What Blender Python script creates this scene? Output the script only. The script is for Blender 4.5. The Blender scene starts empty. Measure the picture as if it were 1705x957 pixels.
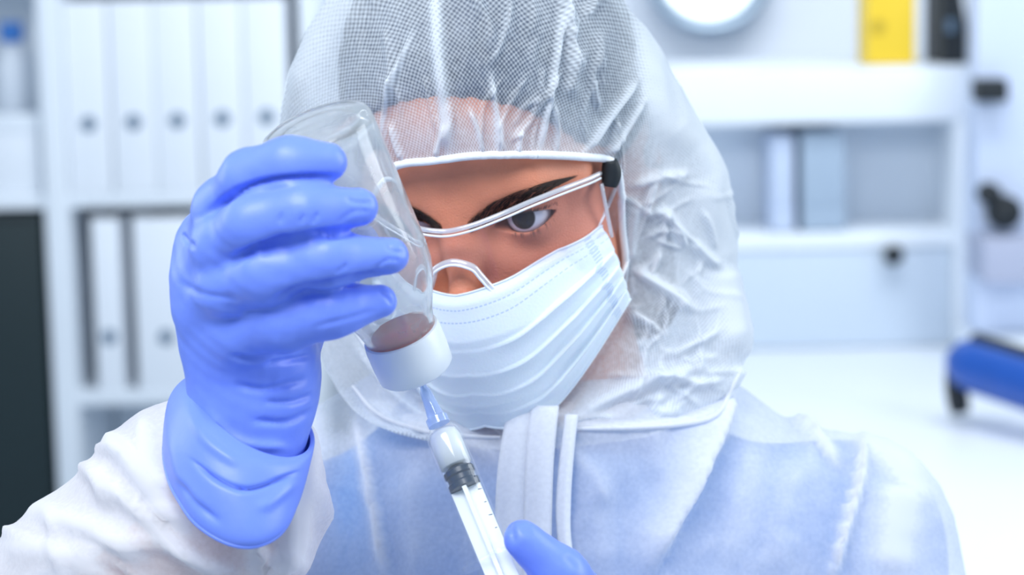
import bpy, bmesh, math, random
import numpy as np
from mathutils import Vector, Matrix
from mathutils.bvhtree import BVHTree
random.seed(4); np.random.seed(4)
SC = bpy.context.scene
COL = SC.collection

# ------------------------------------------------------------------ camera
FPX = 852.5/math.tan(math.radians(12.5))          # focal length in pixels of the 1705 px frame
PITCH, ROLL = math.radians(8.0), math.radians(1.2)
CPOS = np.array([0, 0, 1.37])
FWD = np.array([0, math.cos(PITCH), -math.sin(PITCH)])
_r0 = np.array([1.0, 0, 0]); _u0 = np.array([0, math.sin(PITCH), math.cos(PITCH)])
RGT = math.cos(ROLL)*_r0 - math.sin(ROLL)*_u0
UPV = math.cos(ROLL)*_u0 + math.sin(ROLL)*_r0
CB = np.stack([RGT, FWD, UPV], 1)                  # camera-aligned coordinates -> world
cd = bpy.data.cameras.new('camera'); cam = bpy.data.objects.new('camera', cd); COL.objects.link(cam)
cd.sensor_width = 36; cd.sensor_fit = 'HORIZONTAL'; cd.angle = math.radians(25.0)
cd.clip_start = 0.05; cd.clip_end = 50
cam.matrix_world = Matrix(((RGT[0], UPV[0], -FWD[0], CPOS[0]), (RGT[1], UPV[1], -FWD[1], CPOS[1]),
                           (RGT[2], UPV[2], -FWD[2], CPOS[2]), (0, 0, 0, 1)))
cd.dof.use_dof = True; cd.dof.focus_distance = 1.085; cd.dof.aperture_fstop = 6.8
SC.camera = cam
# ------------------------------------------------------------------ world, lights, exposure
SC.view_settings.view_transform = 'Standard'; SC.view_settings.look = 'None'
SC.view_settings.gamma = 1.0; SC.view_settings.use_curve_mapping = False
SC.view_settings.exposure = 0.06
SC.cycles.transparent_max_bounces = 48
wd = bpy.data.worlds.new('World'); SC.world = wd; wd.use_nodes = True
wd.node_tree.nodes['Background'].inputs[0].default_value = (0.54, 0.75, 1.0, 1)
wd.node_tree.nodes['Background'].inputs[1].default_value = 0.44
def area(name, loc, target, sx, sy, power, color):
    l = bpy.data.lights.new(name, 'AREA'); l.shape = 'RECTANGLE'; l.size = sx; l.size_y = sy
    l.energy = power; l.color = color
    o = bpy.data.objects.new(name, l); COL.objects.link(o); o.location = loc
    o.rotation_euler = (Vector(target)-Vector(loc)).to_track_quat('-Z', 'Y').to_euler()
    return o
area('ceiling_panel_light', (-0.40, 0.1, 2.35), (0, 1.2, 1.15), 1.2, 0.6, 28, (0.96, 0.98, 1.0))
area('ceiling_panel_light', (0.5, 2.6, 2.75), (0.4, 3.9, 1.1), 1.8, 0.6, 30, (0.93, 0.97, 1.0))
area('side_fill_light', (1.9, 1.15, 1.8), (0.1, 1.25, 1.1), 1.0, 1.4, 26, (0.9, 0.96, 1.0))  # added rim and fill light for hood and shoulder, no actual window
area('side_fill_light', (-2.2, 2.1, 1.8), (-0.1, 1.1, 1.1), 1.0, 1.4, 14, (0.85, 0.93, 1.0))  # added side light from the left to model the forms, no actual window

# ------------------------------------------------------------------ helpers
def P(px, py, d):                                   # image position at a depth -> camera-aligned point
    return np.array([(px-852.5)/FPX*d, d, -(py-478.5)/FPX*d])
def W(V):
    return np.asarray(V) @ CB.T + CPOS
def PX(V):                                          # camera-aligned points -> pixels
    V = np.asarray(V); return np.stack([852.5+FPX*V[:, 0]/V[:, 1], 478.5-FPX*V[:, 2]/V[:, 1]], 1)
def wp(px, py, y):                                  # world point on the vertical plane at world depth y
    dr = RGT*(px-852.5)/FPX + FWD - UPV*(py-478.5)/FPX
    return CPOS + dr*((y-CPOS[1])/dr[1])

def mesh_obj(name, V, F, mat=None, parent=None, smooth=True, world=False):
    V = np.asarray(V, float)
    if not world: V = W(V)
    me = bpy.data.meshes.new(name)
    if isinstance(F, np.ndarray):
        k = F.shape[1]; n = len(F)
        me.vertices.add(len(V)); me.vertices.foreach_set('co', V.astype(np.float32).ravel())
        me.loops.add(n*k); me.loops.foreach_set('vertex_index', F.astype(np.int32).ravel())
        me.polygons.add(n); me.polygons.foreach_set('loop_start', np.arange(0, n*k, k, dtype=np.int32))
        me.polygons.foreach_set('loop_total', np.full(n, k, np.int32))
        me.update(calc_edges=True)
    else:
        me.from_pydata([tuple(v) for v in V], [], F)
    if smooth: me.polygons.foreach_set('use_smooth', np.ones(len(me.polygons), bool))
    me.update()
    o = bpy.data.objects.new(name, me); COL.objects.link(o)
    if mat: me.materials.append(mat)
    if parent is not None: o.parent = parent
    return o
def tag(o, label, cat, group=None):
    o['label'] = label; o['category'] = cat
    if group: o['group'] = group
    return o
def empty(name, loc, label=None, cat=None, group=None):
    o = bpy.data.objects.new(name, None); COL.objects.link(o); o.empty_display_size = 0.05
    if label: tag(o, label, cat, group)
    o['_base'] = [float(c) for c in loc]
    return o
def struct(o):
    o['kind'] = 'structure'; return o
def attr(o, name, vals):
    a = o.data.attributes.new(name, 'FLOAT', 'POINT'); a.data.foreach_set('value', np.asarray(vals, np.float32))
def uvset(o, UV):                                    # UV per vertex
    l = o.data.uv_layers.new(name='UVMap'); idx = np.zeros(len(o.data.loops), np.int32)
    o.data.loops.foreach_get('vertex_index', idx)
    l.data.foreach_set('uv', np.asarray(UV, np.float32)[idx].ravel())
def grid_faces(nu, nv, wrap=False):                  # vertex index = u*nv + v
    u = np.arange(nu if wrap else nu-1); v = np.arange(nv-1)
    a, b = np.meshgrid(u, v, indexing='ij'); a = a.ravel(); b = b.ravel(); a2 = (a+1) % nu
    return np.stack([a*nv+b, a2*nv+b, a2*nv+b+1, a*nv+b+1], 1)
def normals(V, F):
    n = np.cross(V[F[:, 2]]-V[F[:, 0]], V[F[:, 3]]-V[F[:, 1]])
    N = np.zeros_like(V)
    for k in range(4): np.add.at(N, F[:, k], n)
    return N/np.maximum(np.linalg.norm(N, axis=1, keepdims=True), 1e-12)
def spline(pts, n, closed=False):                    # Catmull-Rom resampling by chord length
    p = np.asarray(pts, float)
    if closed: p = np.vstack([p[-1], p, p[0], p[1]])
    else: p = np.vstack([2*p[0]-p[1], p, 2*p[-1]-p[-2]])
    out = []
    for i in range(1, len(p)-2):
        t = np.linspace(0, 1, 40, endpoint=False)[:, None]
        a, b, c, d = p[i-1], p[i], p[i+1], p[i+2]
        out.append(.5*((2*b)+(c-a)*t+(2*a-5*b+4*c-d)*t*t+(3*b-a-3*c+d)*t**3))
    if not closed: out.append(p[-2:-1])
    q = np.vstack(out)
    if closed: q = np.vstack([q, q[:1]])
    s = np.r_[0, np.cumsum(np.linalg.norm(np.diff(q, axis=0), axis=1))]
    tt = np.linspace(0, s[-1], n, endpoint=not closed)
    return np.stack([np.interp(tt, s, q[:, k]) for k in range(q.shape[1])], 1)
def tube(path, rad, n=10, caps=True, flat=1.0):
    path = np.asarray(path, float); m = len(path); rad = np.broadcast_to(np.asarray(rad, float), (m,))
    T = np.gradient(path, axis=0); T /= np.linalg.norm(T, axis=1, keepdims=True)
    ref = np.array([0.31, 0.2, 0.93]); V = []
    a = np.cross(T[0], ref); a /= np.linalg.norm(a)
    for i in range(m):
        a = a - T[i]*(a@T[i]); a /= np.linalg.norm(a); b = np.cross(T[i], a)
        for k in range(n):
            th = 2*math.pi*k/n
            V.append(path[i]+rad[i]*(math.cos(th)*a+flat*math.sin(th)*b))
    F = [(i*n+k, i*n+(k+1) % n, (i+1)*n+(k+1) % n, (i+1)*n+k) for i in range(m-1) for k in range(n)]
    if caps: F += [tuple(range(n))[::-1], tuple((m-1)*n+k for k in range(n))]
    return np.array(V), F
def lathe(base, axis, prof, n=48):                  # prof: (distance along the axis, radius)
    axis = np.asarray(axis, float)/np.linalg.norm(axis)
    a = np.cross(axis, [0.2, 0.95, 0.1]); a /= np.linalg.norm(a); b = np.cross(axis, a)
    th = np.linspace(0, 2*np.pi, n, endpoint=False)
    V = []
    for h, r in prof:
        V.append(np.asarray(base)+axis*h+r*(np.cos(th)[:, None]*a+np.sin(th)[:, None]*b))
    V = np.vstack(V); m = len(prof)
    F = [(i*n+k, (i+1)*n+k, (i+1)*n+(k+1) % n, i*n+(k+1) % n) for i in range(m-1) for k in range(n)]
    if prof[0][1] > 1e-6: F.append(tuple(range(n)))
    if prof[-1][1] > 1e-6: F.append(tuple((m-1)*n+k for k in range(n))[::-1])
    return V, F
def fix_normals(o):
    bm = bmesh.new(); bm.from_mesh(o.data); bmesh.ops.remove_doubles(bm, verts=bm.verts, dist=1e-7)
    bmesh.ops.recalc_face_normals(bm, faces=bm.faces); bm.to_mesh(o.data); bm.free()
    o.data.polygons.foreach_set('use_smooth', np.ones(len(o.data.polygons), bool)); o.data.update(); return o
def mod_solid(o, t, off=0.0):
    m = o.modifiers.new('Solidify', 'SOLIDIFY'); m.thickness = t; m.offset = off; return o
def mod_smooth_angle(o, deg=35):
    me = o.data; me.polygons.foreach_set('use_smooth', np.ones(len(me.polygons), bool))
    bm = bmesh.new(); bm.from_mesh(me)
    for e in bm.edges:
        if len(e.link_faces) == 2 and e.calc_face_angle(0) > math.radians(deg): e.smooth = False
    bm.to_mesh(me); bm.free(); return o
def box(name, c, s, mat, parent=None, rz=0, bev=0.003, seg=2, rx=0, ry=0):   # world coordinates
    bm = bmesh.new(); bmesh.ops.create_cube(bm, size=1.0)
    for v in bm.verts: v.co = Vector((v.co.x*s[0], v.co.y*s[1], v.co.z*s[2]))
    bev = min(bev, min(s)*.45)
    if bev > 0: bmesh.ops.bevel(bm, geom=bm.edges[:], offset=bev, segments=seg, affect='EDGES', profile=0.6)
    M = Matrix.Rotation(rz, 4, 'Z') @ Matrix.Rotation(ry, 4, 'Y') @ Matrix.Rotation(rx, 4, 'X')
    bmesh.ops.transform(bm, matrix=Matrix.Translation(Vector(c)) @ M, verts=bm.verts)
    me = bpy.data.meshes.new(name); bm.to_mesh(me); bm.free()
    o = bpy.data.objects.new(name, me); COL.objects.link(o); me.materials.append(mat)
    if parent is not None: o.parent = parent
    return mod_smooth_angle(o, 40)
def pbox(name, x0, y0, x1, y1, yf, thick, mat, parent=None, bev=0.003, rz=0):   # box whose front face fills a pixel rectangle at world depth yf
    c = wp((x0+x1)/2, (y0+y1)/2, yf); k = (yf*math.cos(PITCH)+.12)/FPX
    a = wp((x0+x1)/2, y0, yf); b = wp((x0+x1)/2, y1, yf)
    return box(name, (c[0], yf+thick/2, c[2]), ((x1-x0)*k, thick, abs(a[2]-b[2])), mat, parent, rz, bev)

# ---- signed distance modelling (smoothly blended solids, meshed with surface nets)
f32 = np.float32
def caps(Q, a, b, ra, rb=None):
    rb = ra if rb is None else rb
    a = np.asarray(a, f32); ba = np.asarray(b, f32)-a
    h = np.clip(((Q-a)@ba)/f32(ba@ba), 0, 1)
    return np.linalg.norm(Q-a-h[:, None]*ba, axis=1)-(f32(ra)+h*f32(rb-ra))
def ell(Q, c, r):
    q = Q-np.asarray(c, f32); r = np.asarray(r, f32)
    k0 = np.linalg.norm(q/r, axis=1); k1 = np.linalg.norm(q/(r*r), axis=1)
    return k0*(k0-1)/np.maximum(k1, 1e-6)
def smin(a, b, k):
    h = np.maximum(k-np.abs(a-b), 0)/k
    return np.minimum(a, b)-h*h*k*.25
def smax(a, b, k): return -smin(-a, -b, k)
def chain(Q, pts, k=0.003):
    d = None
    for (a, ra), (b, rb) in zip(pts[:-1], pts[1:]):
        e = caps(Q, a, b, ra, rb); d = e if d is None else smin(d, e, k)
    return d
def surface_nets(fn, xs, ys, zs):
    nx, ny, nz = len(xs), len(ys), len(zs)
    G = np.empty((nx, ny, nz), f32)
    yy, zz = np.meshgrid(ys, zs, indexing='ij'); yz = np.stack([yy.ravel(), zz.ravel()], 1).astype(f32)
    step = max(1, 400000//(ny*nz))
    for i in range(0, nx, step):
        xx = np.asarray(xs[i:i+step], f32)
        Q = np.concatenate([np.repeat(xx, len(yz))[:, None], np.tile(yz, (len(xx), 1))], 1)
        G[i:i+step] = fn(Q).reshape(len(xx), ny, nz)
    S = G < 0
    acc = np.zeros((nx-1, ny-1, nz-1, 3), f32); cnt = np.zeros((nx-1, ny-1, nz-1), f32)
    C = [np.asarray(xs, f32), np.asarray(ys, f32), np.asarray(zs, f32)]; sh = (nx, ny, nz)
    for ax in range(3):
        lo = [slice(None)]*3; hi = [slice(None)]*3; lo[ax] = slice(0, -1); hi[ax] = slice(1, None)
        a, b = G[tuple(lo)], G[tuple(hi)]; cr = S[tuple(lo)] != S[tuple(hi)]
        I = np.argwhere(cr); va = a[cr]; vb = b[cr]; t = va/(va-vb)
        pt = np.stack([C[k][I[:, k]] for k in range(3)], 1)
        pt[:, ax] = pt[:, ax]+t*(C[ax][I[:, ax]+1]-C[ax][I[:, ax]])
        o1, o2 = [k for k in range(3) if k != ax]
        for d1 in (0, -1):
            for d2 in (0, -1):
                J = I.copy(); J[:, o1] += d1; J[:, o2] += d2
                ok = (J >= 0).all(1) & (J[:, 0] < nx-1) & (J[:, 1] < ny-1) & (J[:, 2] < nz-1)
                J2 = J[ok]; np.add.at(acc, (J2[:, 0], J2[:, 1], J2[:, 2]), pt[ok]); np.add.at(cnt, (J2[:, 0], J2[:, 1], J2[:, 2]), 1)
    used = cnt > 0; idx = np.full(cnt.shape, -1, np.int64); idx[used] = np.arange(used.sum())
    V = acc[used]/cnt[used][:, None]
    Fs = []
    for ax in range(3):
        lo = [slice(None)]*3; hi = [slice(None)]*3; lo[ax] = slice(0, -1); hi[ax] = slice(1, None)
        cr = S[tuple(lo)] != S[tuple(hi)]; I = np.argwhere(cr); sg = S[tuple(lo)][cr]
        o1, o2 = (ax+1) % 3, (ax+2) % 3
        ok = (I[:, o1] > 0) & (I[:, o2] > 0) & (I[:, o1] < sh[o1]-1) & (I[:, o2] < sh[o2]-1); I = I[ok]; sg = sg[ok]
        q = []
        for d1, d2 in ((-1, -1), (0, -1), (0, 0), (-1, 0)):
            J = I.copy(); J[:, o1] += d1; J[:, o2] += d2; q.append(idx[J[:, 0], J[:, 1], J[:, 2]])
        q = np.stack(q, 1); q[~sg] = q[~sg][:, ::-1]; Fs.append(q)
    return V.astype(float), np.vstack(Fs)
def relax(V, F, it=2, lam=0.5):
    E = np.vstack([F[:, [0, 1]], F[:, [1, 2]], F[:, [2, 3]], F[:, [3, 0]]])
    for _ in range(it):
        s = np.zeros_like(V); c = np.zeros(len(V))
        np.add.at(s, E[:, 0], V[E[:, 1]]); np.add.at(s, E[:, 1], V[E[:, 0]])
        np.add.at(c, E[:, 0], 1); np.add.at(c, E[:, 1], 1)
        V = V+lam*(s/np.maximum(c, 1)[:, None]-V)
    return V
def vnoise(Q, sc, seed=0):                           # cheap smooth noise
    rs = np.random.RandomState(seed); out = 0
    for k in range(7):
        d = rs.normal(size=3); d /= np.linalg.norm(d)
        out = out+np.sin((Q@d)*sc*rs.uniform(.6, 1.6)+rs.uniform(0, 6.28))
    return out/7
def poly_dist(px, poly):
    """distance, side and position along a polyline"""
    poly = np.asarray(poly, float); best = np.full(len(px), 1e9); side = np.zeros(len(px)); tt = np.zeros(len(px))
    L = np.r_[0, np.cumsum(np.linalg.norm(np.diff(poly, axis=0), axis=1))]
    for i in range(len(poly)-1):
        a, b = poly[i], poly[i+1]; ab = b-a; l2 = ab@ab
        h = np.clip(((px-a)@ab)/l2, 0, 1); q = px-a-h[:, None]*ab
        d = np.linalg.norm(q, axis=1); m = d < best
        best[m] = d[m]; side[m] = np.sign(ab[0]*q[m, 1]-ab[1]*q[m, 0]); tt[m] = (L[i]+h[m]*np.sqrt(l2))/L[-1]
    return best, side, tt
def folds(V, N, lst, front=True):
    """raise cloth folds along drawn lines; returns moved vertices and how much cloth lies doubled there"""
    px = PX(V); dens = np.zeros(len(V)); D = np.zeros(len(V))
    vd = V/np.linalg.norm(V, axis=1, keepdims=True)
    fr = np.clip(-(N*vd).sum(1)*4+.3, 0, 1) if front else np.ones(len(V))
    for poly, w, h, dn, kind in lst:
        poly = spline(poly, 14) if len(poly) > 2 else np.asarray(poly, float)
        pd = w*2.6; sel = np.nonzero((px[:, 0] > poly[:, 0].min()-pd) & (px[:, 0] < poly[:, 0].max()+pd) & (px[:, 1] > poly[:, 1].min()-pd) & (px[:, 1] < poly[:, 1].max()+pd))[0]
        if not len(sel): continue
        d, s, t = poly_dist(px[sel], poly)
        if kind == 0: g = np.exp(-(d/w)**2)
        else:
            ww = np.where(s*kind > 0, w, w*.22); g = np.exp(-(d/ww)**2)
        tp = np.clip(np.minimum(t, 1-t)*5+.12, 0, 1); g = g*tp*fr[sel]
        D[sel] += h*g; dens[sel] = np.maximum(dens[sel], dn*g)
    return V+N*D[:, None], dens

# ------------------------------------------------------------------ materials
def new_mat(name):
    m = bpy.data.materials.new(name); m.use_nodes = True; nt = m.node_tree
    return m, nt, nt.nodes['Principled BSDF'], nt.nodes['Material Output']
def mat(name, col, rough=0.5, noise=0.0, nscale=30, bump=0.0, bscale=200, metal=0, spec=0.5, sss=0, sssr=(1, .3, .2), emit=0, trans=0, coat=0):
    m, nt, b, out = new_mat(name)
    b.inputs['Base Color'].default_value = (*col, 1); b.inputs['Roughness'].default_value = rough
    b.inputs['Metallic'].default_value = metal; b.inputs['Specular IOR Level'].default_value = spec
    if sss: b.inputs['Subsurface Weight'].default_value = sss; b.inputs['Subsurface Radius'].default_value = sssr; b.inputs['Subsurface Scale'].default_value = 0.004
    if emit: b.inputs['Emission Color'].default_value = (*col, 1); b.inputs['Emission Strength'].default_value = emit
    if trans: b.inputs['Transmission Weight'].default_value = trans
    if coat: b.inputs['Coat Weight'].default_value = coat
    tc = nt.nodes.new('ShaderNodeTexCoord')
    if noise:
        n = nt.nodes.new('ShaderNodeTexNoise'); n.inputs['Scale'].default_value = nscale; n.inputs['Detail'].default_value = 4
        nt.links.new(tc.outputs['Object'], n.inputs['Vector'])
        mx = nt.nodes.new('ShaderNodeMix'); mx.data_type = 'RGBA'
        mx.inputs[6].default_value = (*[c*(1-noise) for c in col], 1); mx.inputs[7].default_value = (*[min(1, c*(1+noise)) for c in col], 1)
        nt.links.new(n.outputs['Fac'], mx.inputs[0]); nt.links.new(mx.outputs[2], b.inputs['Base Color'])
    if bump:
        n = nt.nodes.new('ShaderNodeTexNoise'); n.inputs['Scale'].default_value = bscale; n.inputs['Detail'].default_value = 5
        nt.links.new(tc.outputs['Object'], n.inputs['Vector'])
        bp = nt.nodes.new('ShaderNodeBump'); bp.inputs['Strength'].default_value = bump; bp.inputs['Distance'].default_value = 0.001
        nt.links.new(n.outputs['Fac'], bp.inputs['Height']); nt.links.new(bp.outputs['Normal'], b.inputs['Normal'])
    return m
def clear_mat(name, tint, gloss=0.06, haze=0.0, hazecol=(1, 1, 1), rough=0.03, fres=1.45):
    """thin clear plastic or glass: see-through, a Fresnel sheen and a little haze"""
    m, nt, b, out = new_mat(name); nt.nodes.remove(b)
    tr = nt.nodes.new('ShaderNodeBsdfTransparent'); tr.inputs[0].default_value = (*tint, 1)
    gl = nt.nodes.new('ShaderNodeBsdfGlossy'); gl.inputs['Roughness'].default_value = rough; gl.inputs[0].default_value = (1, 1, 1, 1)
    df = nt.nodes.new('ShaderNodeBsdfDiffuse'); df.inputs[0].default_value = (*hazecol, 1)
    fr = nt.nodes.new('ShaderNodeFresnel'); fr.inputs[0].default_value = fres
    m1 = nt.nodes.new('ShaderNodeMixShader'); m1.inputs[0].default_value = haze
    nt.links.new(tr.outputs[0], m1.inputs[1]); nt.links.new(df.outputs[0], m1.inputs[2])
    ad = nt.nodes.new('ShaderNodeMath'); ad.operation = 'ADD'; ad.inputs[1].default_value = gloss; ad.use_clamp = True
    ge = nt.nodes.new('ShaderNodeNewGeometry'); iv = nt.nodes.new('ShaderNodeMath'); iv.operation = 'SUBTRACT'; iv.inputs[0].default_value = 1
    nt.links.new(ge.outputs['Backfacing'], iv.inputs[1])
    ml = nt.nodes.new('ShaderNodeMath'); ml.operation = 'MULTIPLY'; nt.links.new(fr.outputs[0], ml.inputs[0]); nt.links.new(iv.outputs[0], ml.inputs[1])
    nt.links.new(ml.outputs[0], ad.inputs[0])
    m2 = nt.nodes.new('ShaderNodeMixShader'); nt.links.new(ad.outputs[0], m2.inputs[0])
    nt.links.new(m1.outputs[0], m2.inputs[1]); nt.links.new(gl.outputs[0], m2.inputs[2])
    nt.links.new(m2.outputs[0], out.inputs[0]); return m
def fabric_mat(name, base, namp, weave=0.0, wscale=900, nscale=25, col=(0.93, 0.95, 1.0), fuzz=0.3):
    """spun-bonded non-woven: white fibres, see-through where the web is thin; 'dense' = cloth lying doubled"""
    m, nt, b, out = new_mat(name); nt.nodes.remove(b); N = nt.nodes.new; L = nt.links.new
    tc = N('ShaderNodeTexCoord')
    n1 = N('ShaderNodeTexNoise'); n1.inputs['Scale'].default_value = nscale; n1.inputs['Detail'].default_value = 6; n1.inputs['Roughness'].default_value = .6
    L(tc.outputs['Object'], n1.inputs['Vector'])
    n2 = N('ShaderNodeTexNoise'); n2.inputs['Scale'].default_value = 420; n2.inputs['Detail'].default_value = 3; L(tc.outputs['Object'], n2.inputs['Vector'])
    at = N('ShaderNodeAttribute'); at.attribute_name = 'dense'
    def math_(op, a, b_, clamp=False):
        q = N('ShaderNodeMath'); q.operation = op; q.use_clamp = clamp
        for i, v in enumerate((a, b_)):
            if isinstance(v, (int, float)): q.inputs[i].default_value = v
            else: L(v, q.inputs[i])
        return q.outputs[0]
    v = math_('MULTIPLY', math_('SUBTRACT', n1.outputs['Fac'], .5), namp*2)
    v = math_('ADD', v, math_('MULTIPLY', math_('SUBTRACT', n2.outputs['Fac'], .5), fuzz))
    if weave:
        for ang in (0.72, -0.72):
            mp = N('ShaderNodeMapping'); mp.inputs['Rotation'].default_value = (0, 0, ang); L(tc.outputs['UV'], mp.inputs['Vector'])
            w = N('ShaderNodeTexWave'); w.inputs['Scale'].default_value = wscale; w.inputs['Distortion'].default_value = 0.6; w.inputs['Detail'].default_value = 1
            L(mp.outputs[0], w.inputs['Vector']); v = math_('ADD', v, math_('MULTIPLY', math_('SUBTRACT', w.outputs['Fac'], .5), weave))
    v = math_('ADD', v, base); v = math_('ADD', v, at.outputs['Fac'])
    v = math_('MINIMUM', math_('MAXIMUM', v, 0.08), 0.985)
    df = N('ShaderNodeBsdfDiffuse'); df.inputs[0].default_value = (*col, 1)
    tl = N('ShaderNodeBsdfTranslucent'); tl.inputs[0].default_value = (*col, 1)
    ms = N('ShaderNodeMixShader'); ms.inputs[0].default_value = .3; L(df.outputs[0], ms.inputs[1]); L(tl.outputs[0], ms.inputs[2])
    bp = N('ShaderNodeBump'); bp.inputs['Strength'].default_value = .25; bp.inputs['Distance'].default_value = .0015; L(n1.outputs['Fac'], bp.inputs['Height']); L(bp.outputs[0], df.inputs['Normal'])
    tr = N('ShaderNodeBsdfTransparent'); mx = N('ShaderNodeMixShader'); L(v, mx.inputs[0]); L(tr.outputs[0], mx.inputs[1]); L(ms.outputs[0], mx.inputs[2])
    L(mx.outputs[0], out.inputs[0]); return m

M = {}
M['white'] = mat('white_laminate', (0.82, 0.87, 0.93), .45, .03, 8)
M['wall'] = mat('wall_paint', (0.84, 0.88, 0.95), .8, .02, 3, .1, 80)
M['floor'] = mat('floor_vinyl', (0.55, 0.6, 0.66), .4, .06, 5)
M['bench'] = mat('bench_laminate', (0.86, 0.9, 0.95), .35, .02, 6)
M['binder'] = mat('binder_card', (0.85, 0.89, 0.95), .5, .02, 12)
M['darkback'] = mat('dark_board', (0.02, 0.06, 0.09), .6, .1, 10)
M['greyring'] = mat('ring_grey', (0.16, 0.24, 0.34), .35, metal=.3)
M['black'] = mat('black_plastic', (0.010, 0.015, 0.02), .6, .2, 60)
M['blackpanel'] = mat('black_panel', (0.006, 0.02, 0.024), .5, .25, 160)
M['bluegrey'] = mat('blue_grey_laminate', (0.74, 0.81, 0.90), .5, .03, 8)
M['drawer'] = mat('drawer_laminate', (0.56, 0.64, 0.74), .5, .03, 8)
M['yellow'] = mat('yellow_card', (0.85, 0.58, 0.03), .5, .06, 18)
M['ochre'] = mat('ochre_print', (0.5, 0.34, 0.02), .6)
M['bluecap'] = mat('blue_cap', (0.04, 0.2, 0.6), .4)
M['bluetool'] = mat('blue_plastic', (0.010, 0.085, 0.42), .35, .1, 20)
M['chrome'] = mat('brushed_metal', (0.42, 0.52, 0.62), .28, metal=.9)
M['lamp'] = mat('lamp_glow', (0.95, 0.98, 1.0), .4, emit=1.2)
M['skin'] = mat('skin', (0.70, 0.265, 0.16), .46, .16, 60, .45, 1100, sss=.16, spec=.35)
M['hair'] = mat('dark_hair', (0.026, 0.048, 0.10), .5, .5, 90, .5, 250)
M['brow'] = mat('brow_hair', (0.03, 0.014, 0.01), .6)
M['glove'] = mat('nitrile_glove', (0.185, 0.298, 0.99), .42, .03, 40, .12, 260, sss=.12, sssr=(.3, .5, 1))
M['scrub'] = mat('blue_scrub_cloth', (0.05, 0.27, 0.70), .85, .15, 25, .3, 400)
M['suit'] = fabric_mat('coverall_nonwoven', 0.55, .26, 0, 900, 16, fuzz=.22)
M['hood'] = fabric_mat('hood_nonwoven', 0.50, .22, .27, 178, 22, (0.88, 0.94, 1.0), .4)
M['binding'] = mat('white_binding', (0.9, 0.93, 0.97), .8, .03, 200, .3, 900)
M['cap'] = mat('white_vial_cap', (0.88, 0.92, 0.96), .35)
M['needle'] = mat('steel_needle', (0.6, 0.68, 0.75), .2, metal=1)
M['hub'] = clear_mat('blue_hub', (0.75, 0.85, 1.0), .05, .5, (0.62, 0.74, 1.0))
M['barrel'] = clear_mat('clear_barrel', (0.995, 0.998, 1.0), .0, .035, (0.9, 0.95, 1.0), .08)
M['rod'] = mat('white_plunger', (0.85, 0.9, 0.94), .4)
M['serum'] = mat('cloudy_liquid', (0.8, 0.84, 0.87), .25)
M['rubber'] = mat('dark_rubber', (0.008, 0.03, 0.07), .3, .2, 90)
M['ink'] = mat('scale_ink', (0.03, 0.05, 0.1), .6)
M['lens'] = clear_mat('clear_lens', (0.99, 0.97, 0.985), .006, .018, (1.0, 0.86, 0.93), .05, 1.22)  # pinkish diffuse haze stands in for the veil of reflection on the lens
M['frame'] = clear_mat('clear_frame', (0.95, 0.96, 0.98), .12, .45, (0.88, 0.91, 0.96), .1)
M['liquid'] = mat('red_brown_liquid', (0.58, 0.05, 0.03), .15, trans=.1)
def glass():
    m, nt, b, out = new_mat('bottle_glass')
    b.inputs['Base Color'].default_value = (0.97, 0.985, 0.99, 1); b.inputs['Roughness'].default_value = .02
    b.inputs['Transmission Weight'].default_value = 1; b.inputs['IOR'].default_value = 1.42
    # white haze in the glass stands in for bright reflections, plus thin powder
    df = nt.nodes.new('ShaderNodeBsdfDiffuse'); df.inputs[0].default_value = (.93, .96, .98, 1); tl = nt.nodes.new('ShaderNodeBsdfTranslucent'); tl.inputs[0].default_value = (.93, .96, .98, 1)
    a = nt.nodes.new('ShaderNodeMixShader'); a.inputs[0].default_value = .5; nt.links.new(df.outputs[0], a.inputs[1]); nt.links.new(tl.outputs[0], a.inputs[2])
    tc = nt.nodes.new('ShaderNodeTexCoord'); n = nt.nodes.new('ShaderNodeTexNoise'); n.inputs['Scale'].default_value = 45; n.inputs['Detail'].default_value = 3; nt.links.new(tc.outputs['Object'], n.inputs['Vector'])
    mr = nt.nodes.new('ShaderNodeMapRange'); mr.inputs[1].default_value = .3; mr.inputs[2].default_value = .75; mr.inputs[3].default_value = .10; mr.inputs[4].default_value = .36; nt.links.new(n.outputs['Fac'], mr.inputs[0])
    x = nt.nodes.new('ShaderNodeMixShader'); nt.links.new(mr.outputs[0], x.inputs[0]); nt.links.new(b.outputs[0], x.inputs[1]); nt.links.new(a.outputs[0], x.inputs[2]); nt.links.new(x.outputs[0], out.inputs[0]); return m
M['glass'] = glass(); M['thin_glass'] = clear_mat('bottle_glass', (0.975, 0.985, 0.99), .01, .07, (0.9, 0.95, 1.0), .04, 1.45)
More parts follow.
